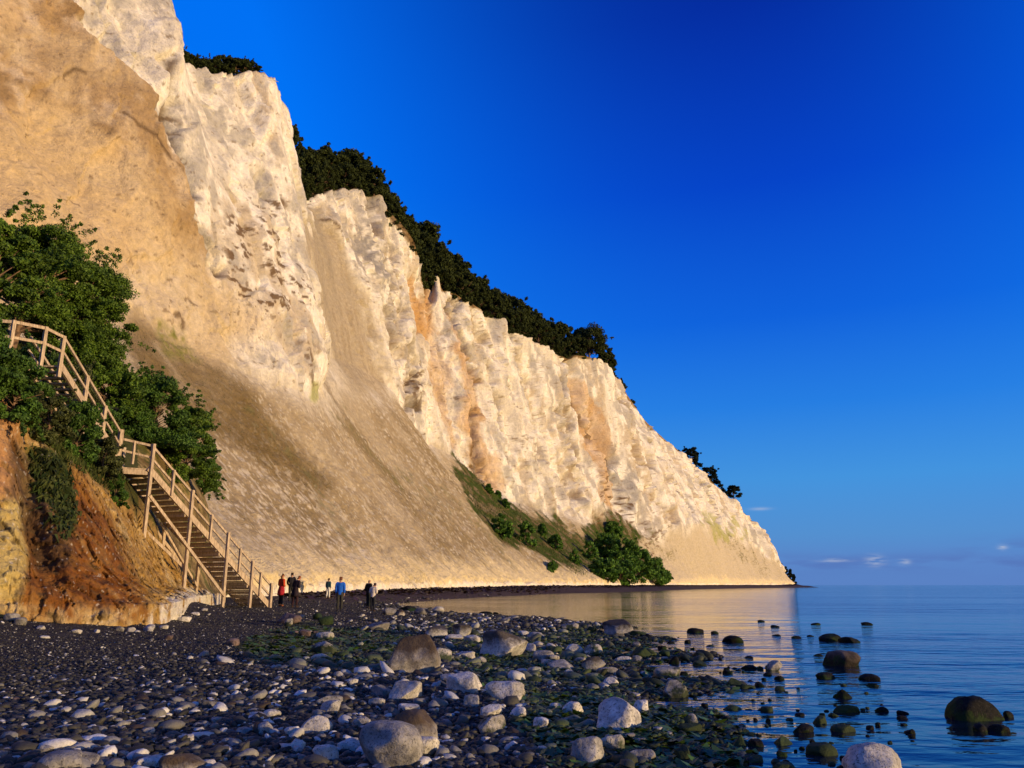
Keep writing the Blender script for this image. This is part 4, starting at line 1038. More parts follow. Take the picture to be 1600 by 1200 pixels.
ROCKS = [  # u, v of the base, width and height in photo pixels, look, label, extra
 (646, 1063, 78, 76, 'brown', 'tall dark brown boulder with a narrow top and a pale foot, tallest on the beach', dict(top=.6, boxy=.9)),
 (700, 1066, 30, 12, 'pale', 'flat pale stone lying against the right foot of the tallest brown boulder', {}),
 (786, 1032, 74, 48, 'cap', 'flat-topped dark brown block with a whitish base, right of the tallest boulder', dict(boxy=.9)),
 (727, 1086, 62, 36, 'pale', 'broad pale rounded boulder below the flat-topped brown block', {}),
 (789, 1100, 60, 34, 'pale', 'pale smooth boulder beside the broad pale one, on its right', {}),
 (631, 1100, 50, 34, 'pale', 'squarish pale boulder just below the tallest brown boulder', dict(boxy=.8)),
 (594, 1089, 40, 18, 'grey', 'low grey stone touching the left of the squarish pale boulder', {}),
 (600, 1212, 104, 78, 'grey', 'big speckled rounded boulder at the bottom edge of the view', dict(boxy=.2, stain=1)),
 (640, 1165, 78, 56, 'brown', 'brown boulder with a bright right side behind the big speckled one', dict(top=.8)),
 (661, 1186, 45, 32, 'pale', 'white mottled boulder right of the big speckled one', {}),
 (493, 1150, 48, 30, 'pale', 'pale wedge shaped boulder in the left half of the foreground', dict(top=.5)),
 (564, 1139, 30, 18, 'pale', 'oval pale stone between the wedge boulder and the brown boulder', dict(boxy=.2)),
 (637, 1117, 34, 16, 'pale', 'long pale stone just above the brown boulder', dict(boxy=.7)),
 (766, 1150, 44, 33, 'half', 'rounded pale boulder with greenish foot below the smooth pale pair', {}),
 (763, 1122, 40, 20, 'pale', 'tilted pale slab just behind the green-footed boulder', {}),
 (737, 1108, 28, 22, 'pale', 'upright pale stone left of the tilted pale slab', {}),
 (505, 1195, 38, 28, 'pale', 'rough pale stone near the bottom edge, left of the big speckled boulder', {}),
 (544, 1176, 42, 20, 'pale', 'flat pale rock touching the left of the big speckled boulder', {}),
 (462, 1172, 26, 18, 'pale', 'lower stone of a pale pair in the left foreground', {}), (455, 1156, 24, 20, 'pale', 'upper stone of a pale pair in the left foreground', {}),
 (415, 1152, 30, 23, 'pale', 'cracked whitish stone in the left foreground', {}),
 (422, 1124, 26, 15, 'pale', 'egg shaped pale stone in the left middle of the shingle', dict(boxy=.1)),
 (516, 1117, 35, 21, 'pale', 'pale angular stone above the wedge boulder', {}), (512, 1102, 40, 14, 'grey', 'flat grey slab behind the pale angular stone', {}),
 (587, 1104, 25, 13, 'pale', 'small pale block left of the squarish pale boulder', {}),
 (681, 998, 42, 21, 'cap', 'dark capped boulder behind the tall brown one, left of a similar one', dict(boxy=.7)),
 (722, 996, 32, 22, 'cap', 'dark capped boulder with bright right edge, right of the similar one', {}), (709, 1001, 26, 10, 'pale', 'pale stone in front of the two dark capped boulders', {}), (738, 1006, 26, 14, 'pale', 'angular pale stone right below the two dark capped boulders', {}),
 (691, 1036, 27, 24, 'half', 'grey boulder squeezed between the tall brown boulder and the flat-topped block', {}), (729, 1032, 37, 17, 'pale', 'long low pale rock just left of the flat-topped block', {}), (751, 1038, 16, 12, 'pale', 'small pale stone at the left foot of the flat-topped block', {}),
 (505, 1024, 40, 22, 'half', 'pale slab leaning on the green weed, upper of two', {}), (501, 1038, 34, 17, 'half', 'pale slab with bright edge on the green weed, lower of two', {}), (531, 1038, 9, 7, 'pale', 'tiny pale stone right of the two slabs', {}),
 (449, 976, 44, 20, 'pink', 'pinkish smooth boulder near the foot of the staircase', dict(boxy=.2)), (450, 980, 15, 15, 'half', 'pointed greenish stone in front of the pinkish boulder', {}),
 (508, 978, 26, 18, 'moss', 'mossy dark boulder on the beach below the blue-jacketed walker', {}), (495, 969, 14, 12, 'moss', 'bright green weed-covered stone behind the mossy boulder', {}), (503, 1001, 34, 14, 'half', 'green-topped rounded stone in the patch of weed', {}),
 (590, 987, 36, 16, 'grey', 'low grey boulder in the middle distance behind the weed patch', {}),
 (608, 962, 22, 13, 'grey', 'grey boulder at the pool edge, leftmost of the row beside the walkers', {}), (624, 963, 16, 12, 'brown', 'small brown boulder second in the row at the pool edge', {}),
 (637, 957, 32, 14, 'dark', 'dark long boulder third in the row at the pool edge', {}), (655, 962, 22, 13, 'grey', 'grey rounded boulder fourth in the row at the pool edge', {}), (684, 958, 18, 11, 'pale', 'single pale round boulder in the golden pool', dict(boxy=.1)),
 (757, 961, 28, 8, 'dark', 'dark flat rock at the edge of the golden water', {}), (774, 960, 12, 5, 'dark', 'small dark rock right of the flat rock in golden water', {}),
 (966, 996, 48, 30, 'cap', 'large round boulder with dark top and white lower half at the water edge', dict(boxy=.2)),
 (997, 996, 28, 11, 'moss', 'weedy low rock right of the two-toned round boulder', {}), (1013, 997, 14, 9, 'dark', 'small dark rock right beside the weedy low rock', {}), (1042, 998, 14, 6, 'dark', 'small dark oval rock in the shallows', {}), (1048, 1006, 16, 6, 'dark', 'dark flat rock in the shallows just below the small oval one', {}),
 (974, 1146, 70, 52, 'pale', 'largest pale angular boulder on the right, with a steep front', dict(boxy=.85)),
 (1057, 1096, 42, 32, 'half', 'rugged pale boulder with dark foot near the shore', {}),
 (920, 1202, 50, 46, 'pale', 'upright pale block at the bottom edge, right of centre', dict(boxy=.8)), (957, 1177, 38, 28, 'half', 'whitish pitted boulder behind the upright pale block', {}),
 (895, 1121, 32, 31, 'pale', 'dome shaped pale stone standing upright among green weed', dict(boxy=.15)), (1003, 1117, 28, 23, 'pale', 'pale stone behind the largest pale angular boulder', {}),
 (928, 1049, 38, 23, 'cap', 'grey boulder with darker cap in the pale cluster near the water', {}), (929, 1027, 32, 21, 'half', 'pointed pale boulder with green right edge in the cluster near the water', dict(top=.6)),
 (898, 1024, 28, 18, 'pale', 'pointed pale boulder, left neighbour of the green edged one', dict(top=.6)), (848, 1035, 31, 19, 'grey', 'grey domed boulder at the left of the pale cluster', {}), (877, 1048, 39, 17, 'grey', 'long low grey boulder in front of the pale cluster', {}),
 (950, 1059, 35, 16, 'half', 'yellowish low boulder at the front right of the pale cluster', {}), (866, 1036, 24, 14, 'half', 'greenish boulder inside the pale cluster', {}), (905, 1038, 24, 11, 'half', 'flat greenish stone inside the pale cluster', {}), (858, 1042, 24, 13, 'half', 'brown-edged stone at the lower left of the pale cluster', {}),
 (829, 1021, 16, 16, 'pale', 'upright white stone left of the pale cluster', {}), (841, 1012, 18, 10, 'pale', 'upper white stone left of the pale cluster', {}), (845, 1017, 20, 10, 'grey', 'grey stone under the upper white stone left of the cluster', {}), (862, 1015, 16, 10, 'pale', 'rounded pale stone at the top of the pale cluster', {}),
 (889, 986, 30, 13, 'half', 'flat pale rock near the golden water', {}), (840, 1000, 31, 13, 'pale', 'long pale rock by the golden water edge', {}), (817, 995, 18, 10, 'pale', 'pale stone just left of the long pale rock', {}), (864, 987, 12, 8, 'half', 'small yellow-green stone near the golden water', {}), (925, 989, 16, 11, 'moss', 'mossy stone left of the two-toned round boulder', {}),
 (955, 1073, 23, 15, 'pale', 'pointed pale stone with a smaller one at its foot', dict(top=.5)), (944, 1077, 17, 10, 'pale', 'small pale stone at the foot of the pointed one', {}), (911, 1058, 15, 9, 'pale', 'lone small pale stone amid dark weed', {}), (888, 1056, 16, 10, 'pale', 'round pale stone left in the dark weed below the cluster', {}), (975, 1036, 26, 11, 'pale', 'low pale stone right of the green edged pointed boulder', {}), (996, 1037, 16, 13, 'half', 'pale pointed stone with green skirt toward the shore', {}),
 (846, 1143, 25, 21, 'pale', 'pale stone alone in the dark weed below the dome shaped one', {}), (810, 1125, 26, 20, 'pale', 'bluish white stone at the left of the dark weed', {}), (809, 1094, 22, 20, 'half', 'pale stone with green rim right of the smooth pale boulder', {}),
 (1046, 1061, 42, 21, 'half', 'flat-topped pale boulder with a mossy foot near the shore', dict(boxy=.7)), (1005, 1031, 30, 21, 'moss', 'dark weedy boulder at the edge of the sunset reflection', {}), (1054, 1039, 20, 21, 'dark', 'upright dark rock in the sunset reflection', {}), (1095, 1046, 21, 14, 'moss', 'dark round weedy rock right of the upright dark rock', {}),
 (1089, 990, 31, 12, 'dark', 'dark boulder in the sea, left of the large offshore ones', {}), (1117, 991, 14, 7, 'dark', 'small dark rock right of the dark boulder in the sea', {}), (1147, 1005, 36, 16, 'dark', 'dark smooth boulder in the sea under the cliff point', {}),
 (1082, 1138, 28, 22, 'half', 'white topped mossy stone at the edge of the water', dict(top=.6)), (1081, 1150, 40, 18, 'moss', 'weed-covered rock in front of the white topped mossy stone', {}),
 (1148, 1078, 34, 24, 'moss', 'weedy boulder at the shore, left of a joined pair', {}), (1168, 1082, 30, 20, 'moss', 'weedy boulder at the shore, right of a joined pair', {}), (1145, 1117, 36, 18, 'moss', 'low weedy rock below the joined pair at the shore', {}),
 (1161, 1174, 36, 31, 'moss', 'pyramid shaped weedy rock in the blue shallows', dict(top=.4)), (1184, 1168, 30, 20, 'dark', 'dark rock right behind the pyramid shaped weedy rock', {}), (1180, 1197, 42, 22, 'moss', 'smooth mossy rock in the blue shallows near the bottom edge', {}), (1070, 1194, 26, 28, 'moss', 'green weedy stump-like rock near the bottom edge', {}), (1004, 1194, 42, 20, 'grey', 'grey weathered rock by the small tidal pool', {}), (1032, 1164, 24, 14, 'dark', 'dark rock beside the small tidal pool', {}), (1124, 1140, 36, 12, 'moss', 'low dark weed rock right of the white topped stone', {}),
 (1320, 1044, 68, 36, 'seacap', 'large rounded brown boulder in the sea with a lighter top', dict(boxy=.3)), (1301, 1003, 42, 17, 'dark', 'left of two joined dark rocks in the sea', {}), (1331, 1005, 38, 13, 'dark', 'right of two joined dark rocks in the sea', {}),
 (1355, 977, 22, 7, 'dark', 'farthest rock out on the right in the open sea', {}), (1276, 977, 16, 6, 'dark', 'small far rock left of the farthest rock', {}),
 (1534, 1130, 92, 52, 'dark', 'biggest black boulder in the sea at the right edge', dict(boxy=.3, top=.75)), (1578, 1122, 18, 14, 'dark', 'small black rock touching the right side of the biggest black boulder', {}), (1538, 1145, 30, 20, 'dark', 'jagged rock in front of the biggest black boulder', {}), (1566, 1145, 34, 16, 'dark', 'low black rock to the right front of the biggest black boulder', {}),
 (1382, 1216, 92, 48, 'pale', 'pale granite boulder with orange weed at the bottom edge in the sea', dict(top=.7)),
 (1319, 1093, 34, 21, 'dark', 'pointed dark rock in the middle of the sea rocks', dict(top=.5)), (1326, 1115, 41, 20, 'moss', 'round weedy rock just below the pointed dark sea rock', {}), (1294, 1062, 34, 15, 'dark', 'dark rock left below the large brown sea boulder', {}), (1363, 1064, 36, 14, 'dark', 'dark rock right below the large brown sea boulder', {}), (1365, 1073, 20, 7, 'dark', 'low dark rock under the one right of the brown sea boulder', {}),
 (1380, 1113, 22, 11, 'dark', 'small dark rock right of the round weedy sea rock', {}), (1413, 1117, 24, 9, 'dark', 'dark flat rock farther right of the round weedy sea rock', {}), (1413, 1125, 20, 8, 'dark', 'second dark flat rock just below its twin in open water', {}), (1279, 1026, 20, 6, 'dark', 'thin dark rock at the left foot of the large brown sea boulder', {}),
 (1288, 1182, 50, 28, 'moss', 'bright mossy boulder in the shallows near the bottom edge', {}), (1225, 1166, 32, 18, 'moss', 'dark mossy rock left of the bright mossy boulder', {}), (1258, 1146, 40, 18, 'dark', 'black weedy rock behind the bright mossy boulder', {}), (1322, 1145, 36, 15, 'moss', 'weedy rock at the right behind the bright mossy boulder', {}), (1284, 1132, 22, 18, 'moss', 'pointed weedy rock alone in the shallows', {}), (1250, 1119, 18, 8, 'dark', 'small dark rock in the blue shallows left of the pointed weedy rock', {}), (1304, 1120, 16, 8, 'moss', 'small weedy rock between the pointed and the round weedy rock', {}),
 (1212, 1049, 25, 17, 'half', 'brown stone at the tip of the shore rocks', {}), (1220, 1063, 17, 9, 'dark', 'dark stone just below the brown stone at the shore tip', {}), (1246, 998, 17, 6, 'dark', 'small dark rock in the sea left of the joined pair', {}), (1267, 995, 13, 4, 'dark', 'tiny rock in the sea close to the joined dark pair', {}), (1212, 980, 16, 5, 'dark', 'tiny flat rock in the sea, upper left', {}), (1214, 994, 15, 4, 'dark', 'tiny low rock in the sea below the upper left one', {}), (1190, 972, 12, 5, 'dark', 'tiny dark rock nearest the cliff reflection', {}), (1170, 1029, 16, 7, 'dark', 'small round dark rock at the rim of the cliff reflection', {}),
 (1170, 1046, 30, 10, 'dark', 'broad low dark rock at the rim of the cliff reflection', {}), (1188, 1046, 12, 7, 'dark', 'little dark rock touching the broad low dark rock', {}),
 (1180, 1210, 30, 14, 'moss', 'mossy rock cut by the bottom edge in the shallows', {}), (1230, 1205, 40, 18, 'moss', 'broad weedy rock cut by the bottom edge in the shallows', {}), (1320, 1205, 26, 14, 'dark', 'dark rock cut by the bottom edge left of the pale granite boulder', {}),
 (85, 1212, 70, 34, 'grey', 'grey boulder cut by the bottom edge at the far left', {}), (110, 1206, 62, 26, 'grey', 'speckled boulder at the bottom edge, second from the left', {}), (232, 1204, 46, 22, 'pale', 'whitish mottled stone at the bottom edge left of centre', {}), (278, 1212, 66, 34, 'brown', 'brownish boulder at the bottom edge left of centre', {}), (320, 1206, 34, 16, 'pale', 'pale stone at the bottom edge right of the brownish boulder', {}),
 (208, 1115, 18, 14, 'pink', 'reddish pale stone in the left middle of the shingle', {}), (324, 1108, 20, 14, 'grey', 'round grey stone on the left shingle', {}), (278, 1116, 18, 10, 'pale', 'pale crusted stone on the left shingle', {}), (172, 1065, 14, 7, 'pale', 'lone pale flat stone on the dark left shingle', {}), (290, 1162, 26, 14, 'pale', 'white rounded stone in the left foreground shingle', {}), (380, 1150, 30, 12, 'pale', 'long white stone in the left foreground shingle', {}), (262, 1001, 14, 9, 'pink', 'purplish stone on the bare shingle before the headland', {}), (361, 1010, 20, 13, 'pink', 'dull red rock on the shingle before the staircase', {}), (475, 995, 18, 14, 'pink', 'brownish red stone behind the weed patch', {}),
]
rr = np.random.default_rng(21)
TAKEN = []
def place_rock(name, cat, u, v, w, h, look, label, kw, i, group=None, me=None):
    in_sea = look in ('dark', 'seacap') or u > 1190
    p = beach_at(u, v - h * .10)
    rz = ray(u, v)[1]
    if in_sea and p[2] < 0.0:
        Y = -CAMZ / ray(u, v - h * .08)[1]; p = np.array((ray(u, v)[0] * Y, Y, 0.0))
    k = p[1] * (cp - 0.28 * -sp) / F            # metres per photo pixel there
    k = p[1] / F * 1.0
    h = h * (.64 if look in ('dark', 'seacap') or (look == 'moss' and u > 1100) else .86); w = w * (.88 if look in ('dark', 'seacap') else 1.0); a = w * k * .51; c = h * k * (1.0 if look in ('dark', 'seacap') or (look == 'moss' and u > 1100) else .62); b = a * rr.uniform(.75, .95)
    cz = p[2] + h * k * .93 - c
    if me is None:
        me = rock_mesh(name, a, b, c, 900 + i, 4 if w > 18 else 3, kw.get('boxy', .1 if look in ('dark', 'moss') else .45), 8, kw.get('top'))
        o = link(name, me, RM[look]); rot = rr.uniform(-.4, .4)
    else:
        o = link(name, me); o.scale = (a, b, c); rot = rr.random() * 6.28
        o.material_slots[0].link = 'OBJECT'; o.material_slots[0].material = RM[look]
    o.location = (p[0], p[1] + b * .6, cz); o.rotation_euler = (0, 0, rot)
    TAKEN.append((u, v - h / 2, w / 2, h / 2))
    return tag(o, label, cat, group)
for i, (u, v, w, h, look, lab, kw) in enumerate(ROCKS):
    place_rock('boulder' if w > 26 else 'beach_stone', 'boulder' if w > 26 else 'stone', u, v, w, h, look, lab, kw, i)
for i, (u, v, w, h, lab) in enumerate(((14, 972, 22, 14, 'dark hollowed rock at the left end of the headland foot'), (30, 978, 18, 14, 'brown block beside the dark hollowed rock at the headland foot'), (62, 984, 12, 7, 'pale lump below the yellow part of the headland'), (118, 990, 14, 8, 'chalk lump under the rust coloured part of the headland'),
    (150, 989, 9, 6, 'small chalk lump under the middle of the headland'), (186, 987, 12, 9, 'dark lump against the headland foot'), (205, 988, 14, 8, 'flat chalk piece near the right half of the headland foot'), (232, 987, 18, 12, 'white chalk block at the right corner of the headland'), (256, 983, 14, 8, 'white chalk piece right of the corner block'),
    (286, 972, 20, 9, 'white chalk slab by the bare shingle right of the headland'), (304, 962, 12, 6, 'small white chalk piece before the long stair post'), (318, 955, 10, 6, 'chalk bit nearest the long stair post'))):
    place_rock('chalk_block', 'rock', u, v, w, h, 'grey' if 'dark' in lab or 'brown' in lab else 'pale', lab, dict(boxy=.8), 600 + i)
# the many smaller stones between them
SM = []
for i in range(9):
    me = rock_mesh('beach_stone', 1, 1, 1, 1700 + i, 3, [.2, .4, .6][i % 3], 8); me.materials.append(RM['pale']); SM.append(me)
AREAS = [  # polygon, count, size range, looks, label, group
 ([(560, 962), (780, 962), (830, 985), (770, 1000), (600, 985)], 56, (7, 17), ['pale', 'pale', 'grey', 'pale', 'cap'], 'small pale stone in the crowded stony belt along the golden pool', 'stones along the golden pool'),
 ([(430, 1040), (820, 1040), (820, 1195), (420, 1195)], 50, (8, 20), ['pale', 'pale', 'grey', 'grey', 'half'], 'loose stone among the dark pebbles between the large pale boulders in the centre foreground', 'stones between the big boulders'),
 ([(20, 1080), (420, 1050), (420, 1195), (5, 1195)], 44, (8, 20), ['pale', 'grey', 'grey', 'pale', 'pink'], 'loose stone on the dark shingle of the left foreground', 'stones on the left shingle'),
 ([(820, 975), (960, 985), (1080, 1040), (1060, 1180), (820, 1190)], 50, (8, 18), ['half', 'pale', 'grey', 'moss', 'half', 'moss'], 'small stone half buried in green weed on the right part of the beach', 'stones in the green weed'),
 ([(1030, 1000), (1110, 1010), (1210, 1060), (1200, 1150), (1090, 1200), (1060, 1100)], 84, (7, 22), ['moss', 'dark', 'dark', 'moss'], 'dark weedy rock in the shallows along the shoreline', 'weedy rocks along the shoreline'),
 ([(1200, 1040), (1300, 1060), (1420, 1100), (1440, 1200), (1150, 1200)], 40, (6, 18), ['moss', 'dark'], 'low dark rock just breaking the blue water off the shore', 'low rocks off the shore'),
 ([(420, 955), (560, 960), (600, 985), (430, 995)], 16, (5, 13), ['grey', 'pink', 'half', 'grey'], 'small grey stone on the shingle below the walkers', 'stones below the walkers'),
]
for poly, n, (s0, s1), looks, lab, grp in AREAS:
    us = [p[0] for p in poly]; vs = [p[1] for p in poly]; k = 0; tries = 0
    while k < n and tries < 6000:
        tries += 1
        u = rr.uniform(min(us), max(us)); v = rr.uniform(min(vs), max(vs))
        if not inside(np.array([u]), np.array([v]), poly)[0]: continue
        w = s0 + (s1 - s0) * rr.random() ** 2.0; w *= .75 + .5 * (v - 960) / 240; h = w * rr.uniform(.45, .72)
        if any(abs(u - a) < (w / 2 + b) * .8 and abs(v - h / 2 - c) < (h / 2 + d) * .7 for a, c, b, d in TAKEN): continue
        look = looks[int(rr.integers(len(looks)))]
        place_rock('shore_rock' if 'rock' in lab else 'beach_stone', 'rock' if 'rock' in lab else 'stone', u, v, w, h, look, lab, {}, 0, grp, SM[int(rr.integers(9))]); k += 1

# pebbles: far too many to count, one sheet of stones
def build_pebbles():
    r = np.random.default_rng(12)
    def ico(sub):
        bm = bmesh.new(); bmesh.ops.create_icosphere(bm, subdivisions=sub, radius=1.0)
        p = np.array([v.co[:] for v in bm.verts]); f = np.array([[v.index for v in fc.verts] for fc in bm.faces]); bm.free(); return p, f
    V, Fc, Cc = [], [], []; base = 0
    pal = np.array([(.020, .021, .020), (.030, .030, .028), (.043, .042, .036), (.013, .014, .014), (.07, .069, .064), (.15, .148, .14), (.040, .028, .021), (.42, .415, .40)])
    prob = np.array([.25, .22, .16, .14, .09, .07, .03, .05])
    for (n, y0, y1, s0, s1, sub) in ((900, 6.5, 16, .065, .13, 2), (2600, 14, 48, .08, .20, 2), (24000, 6.2, 13, .022, .064, 2), (46000, 12.5, 27, .028, .075, 1), (24000, 26, 52, .05, .11, 1), (7000, 50, 130, .10, .26, 1)):
        y = np.exp(r.uniform(math.log(y0), math.log(y1), n)); x = y * r.uniform(-.68, .40, n)
        z = ground_z(x, y)
        land = inside(x, y, FOOTALL + [(-2000., 900.), (-2000., -60.)])
        keep = (z > -.015) & ~land
        if sub == 2 and s0 >= .065: keep &= (r.random(len(z)) < np.clip(1.25 - sstep(.12, .42, z) * 1.15, .1, 1)) & (noise(np.stack([x * .45, y * .45, 0 * x], 1), 9) > -.45)
        x, y, z = x[keep], y[keep], z[keep]; n = len(x)
        u, v, _ = project(np.stack([x, y, z], 1))
        al = algae_mask(u, v, np.stack([x, y, z], 1))
        s = s0 + (s1 - s0) * r.random(n) ** 2.6
        # finer gravel towards the headland
        fine = sstep(.22, .45, z); s = s * (1 - .6 * fine)
        pts, fcs = ico(sub); m = len(pts)
        dfm = pts[None] * (1 + .22 * r.normal(size=(n, m, 1)) * (.5 if sub == 2 else .8))
        sc = np.stack([s * r.uniform(.8, 1.5, n), s * r.uniform(.7, 1.1, n), s * r.uniform(.35, .75, n)], 1)
        dfm = dfm * sc[:, None, :]
        a = r.random(n) * 6.28; ca, sa = np.cos(a)[:, None], np.sin(a)[:, None]
        tlt = r.normal(size=n)[:, None] * .28
        X = dfm[..., 0] * ca - dfm[..., 1] * sa; Y = dfm[..., 0] * sa + dfm[..., 1] * ca; Z = dfm[..., 2] + X * tlt
        P_ = np.stack([X + x[:, None], Y + y[:, None], Z + (z + sc[:, 2] * .35)[:, None]], -1)
        cob = s0 >= .065 and sub == 2
        if cob: fine = fine * 0
        c = 1.2 * pal[r.choice(len(pal), n, p=(np.array([.03, .05, .12, .02, .22, .27, .06, .23]) if cob else prob / prob.sum()))] * r.uniform(.7, 1.3, (n, 1))
        c = c * (1 - .3 * fine[:, None]) + np.array((.030, .024, .024)) * .3 * fine[:, None]
        c = c * (1 - .8 * al[:, None]) + np.array((.030, .056, .009)) * .85 * al[:, None]
        wet = (z < .04)[:, None]; c = np.where(wet, c * .4, c)
        V.append(P_.reshape(-1, 3)); Cc.append(np.repeat(c, m, 0))
        Fc.append((fcs[None] + (np.arange(n) * m)[:, None, None] + base).reshape(-1, 3)); base += n * m
    me = mesh_np('pebbles', np.concatenate(V), np.concatenate(Fc), True, np.concatenate(Cc))
    o = link('pebbles', me, vcol_material('pebble_stone', .7, 30.0, .35, ((40.0, .006),), .35))
    tag(o, 'countless dark rounded pebbles covering the beach', 'pebbles', kind='stuff')
build_pebbles()
# washed-up seaweed: flat rags in the damp hollows and a dark bank along the cliff foot
def build_weed():
    r = np.random.default_rng(31)
    n = 26000; y = np.exp(r.uniform(math.log(7.5), math.log(36), n)); x = y * r.uniform(-.32, .36, n); z = ground_z(x, y)
    p = np.stack([x, y, z], 1); u, v, _ = project(p); al = algae_mask(u, v, p)
    k = (al > r.uniform(.35, .9, n)) & (z > -.03); p = p[k]; n1 = len(p)
    q = []
    for (a, b) in zip(FOOT[2:-3], FOOT[3:-2]):
        L = math.hypot(b[0] - a[0], b[1] - a[1]); m = int(min(L * 26, 1500)); t = r.random(m)
        ax = np.array(a)[None] * (1 - t[:, None]) + np.array(b)[None] * t[:, None]
        nrm = np.array((b[1] - a[1], -(b[0] - a[0]))) / L
        ax = ax + nrm[None] * (np.abs(r.normal(size=(m, 1))) * 1.3 + .2)
        zz = ground_z(ax[:, 0], ax[:, 1]) + .05 + .25 * r.random(m) * (.5 + .5 * noise(np.stack([ax[:, 0] * .2, ax[:, 1] * .2, 0 * t], 1), 5))
        q.append(np.column_stack([ax, zz]))
    q = np.concatenate(q); pp = np.concatenate([p + np.array((0, 0, .02)), q])
    s = np.concatenate([.05 + .09 * r.random(n1), .22 + .3 * r.random(len(q))]); n = len(pp)
    a = r.random(n) * 6.28; d = np.stack([np.cos(a), np.sin(a), r.normal(size=n) * .25], 1) * s[:, None]; e = np.stack([-np.sin(a), np.cos(a), r.normal(size=n) * .25], 1) * (s * .55)[:, None]
    quad = np.stack([pp - d, pp + e, pp + d, pp - e], 1).reshape(-1, 3)
    c = np.concatenate([np.array((.040, .085, .010)) * r.uniform(.5, 1.7, (n1, 1)), np.array((.030, .014, .013)) * r.uniform(.5, 1.5, (len(q), 1))])
    me = mesh_np('seaweed', quad, np.arange(n * 4).reshape(-1, 4), False, np.repeat(c, 4, 0))
    tag(link('seaweed', me, vcol_material('seaweed_rag', .5, 20, .3, (), .4)), 'dark green and brown seaweed left over the stones', 'seaweed', kind='stuff')
build_weed()

# ------------------------------------------------------------------ people
def plain_mat(name, col, rough=.8):
    m, nt, N, L, b = mat_new(name)
    tc = N('ShaderNodeTexCoord'); nz = N('ShaderNodeTexNoise'); nz.inputs['Scale'].default_value = 9; nz.inputs['Detail'].default_value = 5; L(tc.outputs['Object'], nz.inputs[0])
    mr = N('ShaderNodeMapRange'); mr.inputs[1].default_value = .3; mr.inputs[2].default_value = .7; mr.inputs[3].default_value = .75; mr.inputs[4].default_value = 1.2; L(nz.outputs[0], mr.inputs[0])
    rgb = N('ShaderNodeRGB'); rgb.outputs[0].default_value = col + (1,)
    mu = N('ShaderNodeVectorMath'); mu.operation = 'SCALE'; L(rgb.outputs[0], mu.inputs[0]); L(mr.outputs[0], mu.inputs['Scale']); L(mu.outputs[0], b.inputs['Base Color'])
    b.inputs['Roughness'].default_value = rough; b.inputs['Specular IOR Level'].default_value = .2
    bp = N('ShaderNodeBump'); bp.inputs['Distance'].default_value = .02; L(nz.outputs[0], bp.inputs['Height']); L(bp.outputs[0], b.inputs['Normal'])
    return m
SKIN = plain_mat('skin', (.50, .30, .21), .6)
DARKEYE = plain_mat('eye', (.03, .02, .02), .3)
def skin_mesh(name, verts, edges, radii, root=0, sub=2):
    me = bpy.data.meshes.new(name); me.from_pydata([tuple(v) for v in verts], edges, [])
    o = bpy.data.objects.new(name, me); C.objects.link(o)
    o.modifiers.new('skin', 'SKIN').use_smooth_shade = True
    for i, r in enumerate(radii):
        sv = me.skin_vertices[0].data[i]
        sv.radius = r if isinstance(r, tuple) else (r, r); sv.use_root = (i == root)
    sb = o.modifiers.new('sub', 'SUBSURF'); sb.levels = sub; sb.render_levels = sub
    dg = bpy.context.evaluated_depsgraph_get(); dg.update()
    out = bpy.data.meshes.new_from_object(o.evaluated_get(dg)); out.name = name
    bpy.data.objects.remove(o); bpy.data.meshes.remove(me)
    for pl in out.polygons: pl.use_smooth = True
    return out
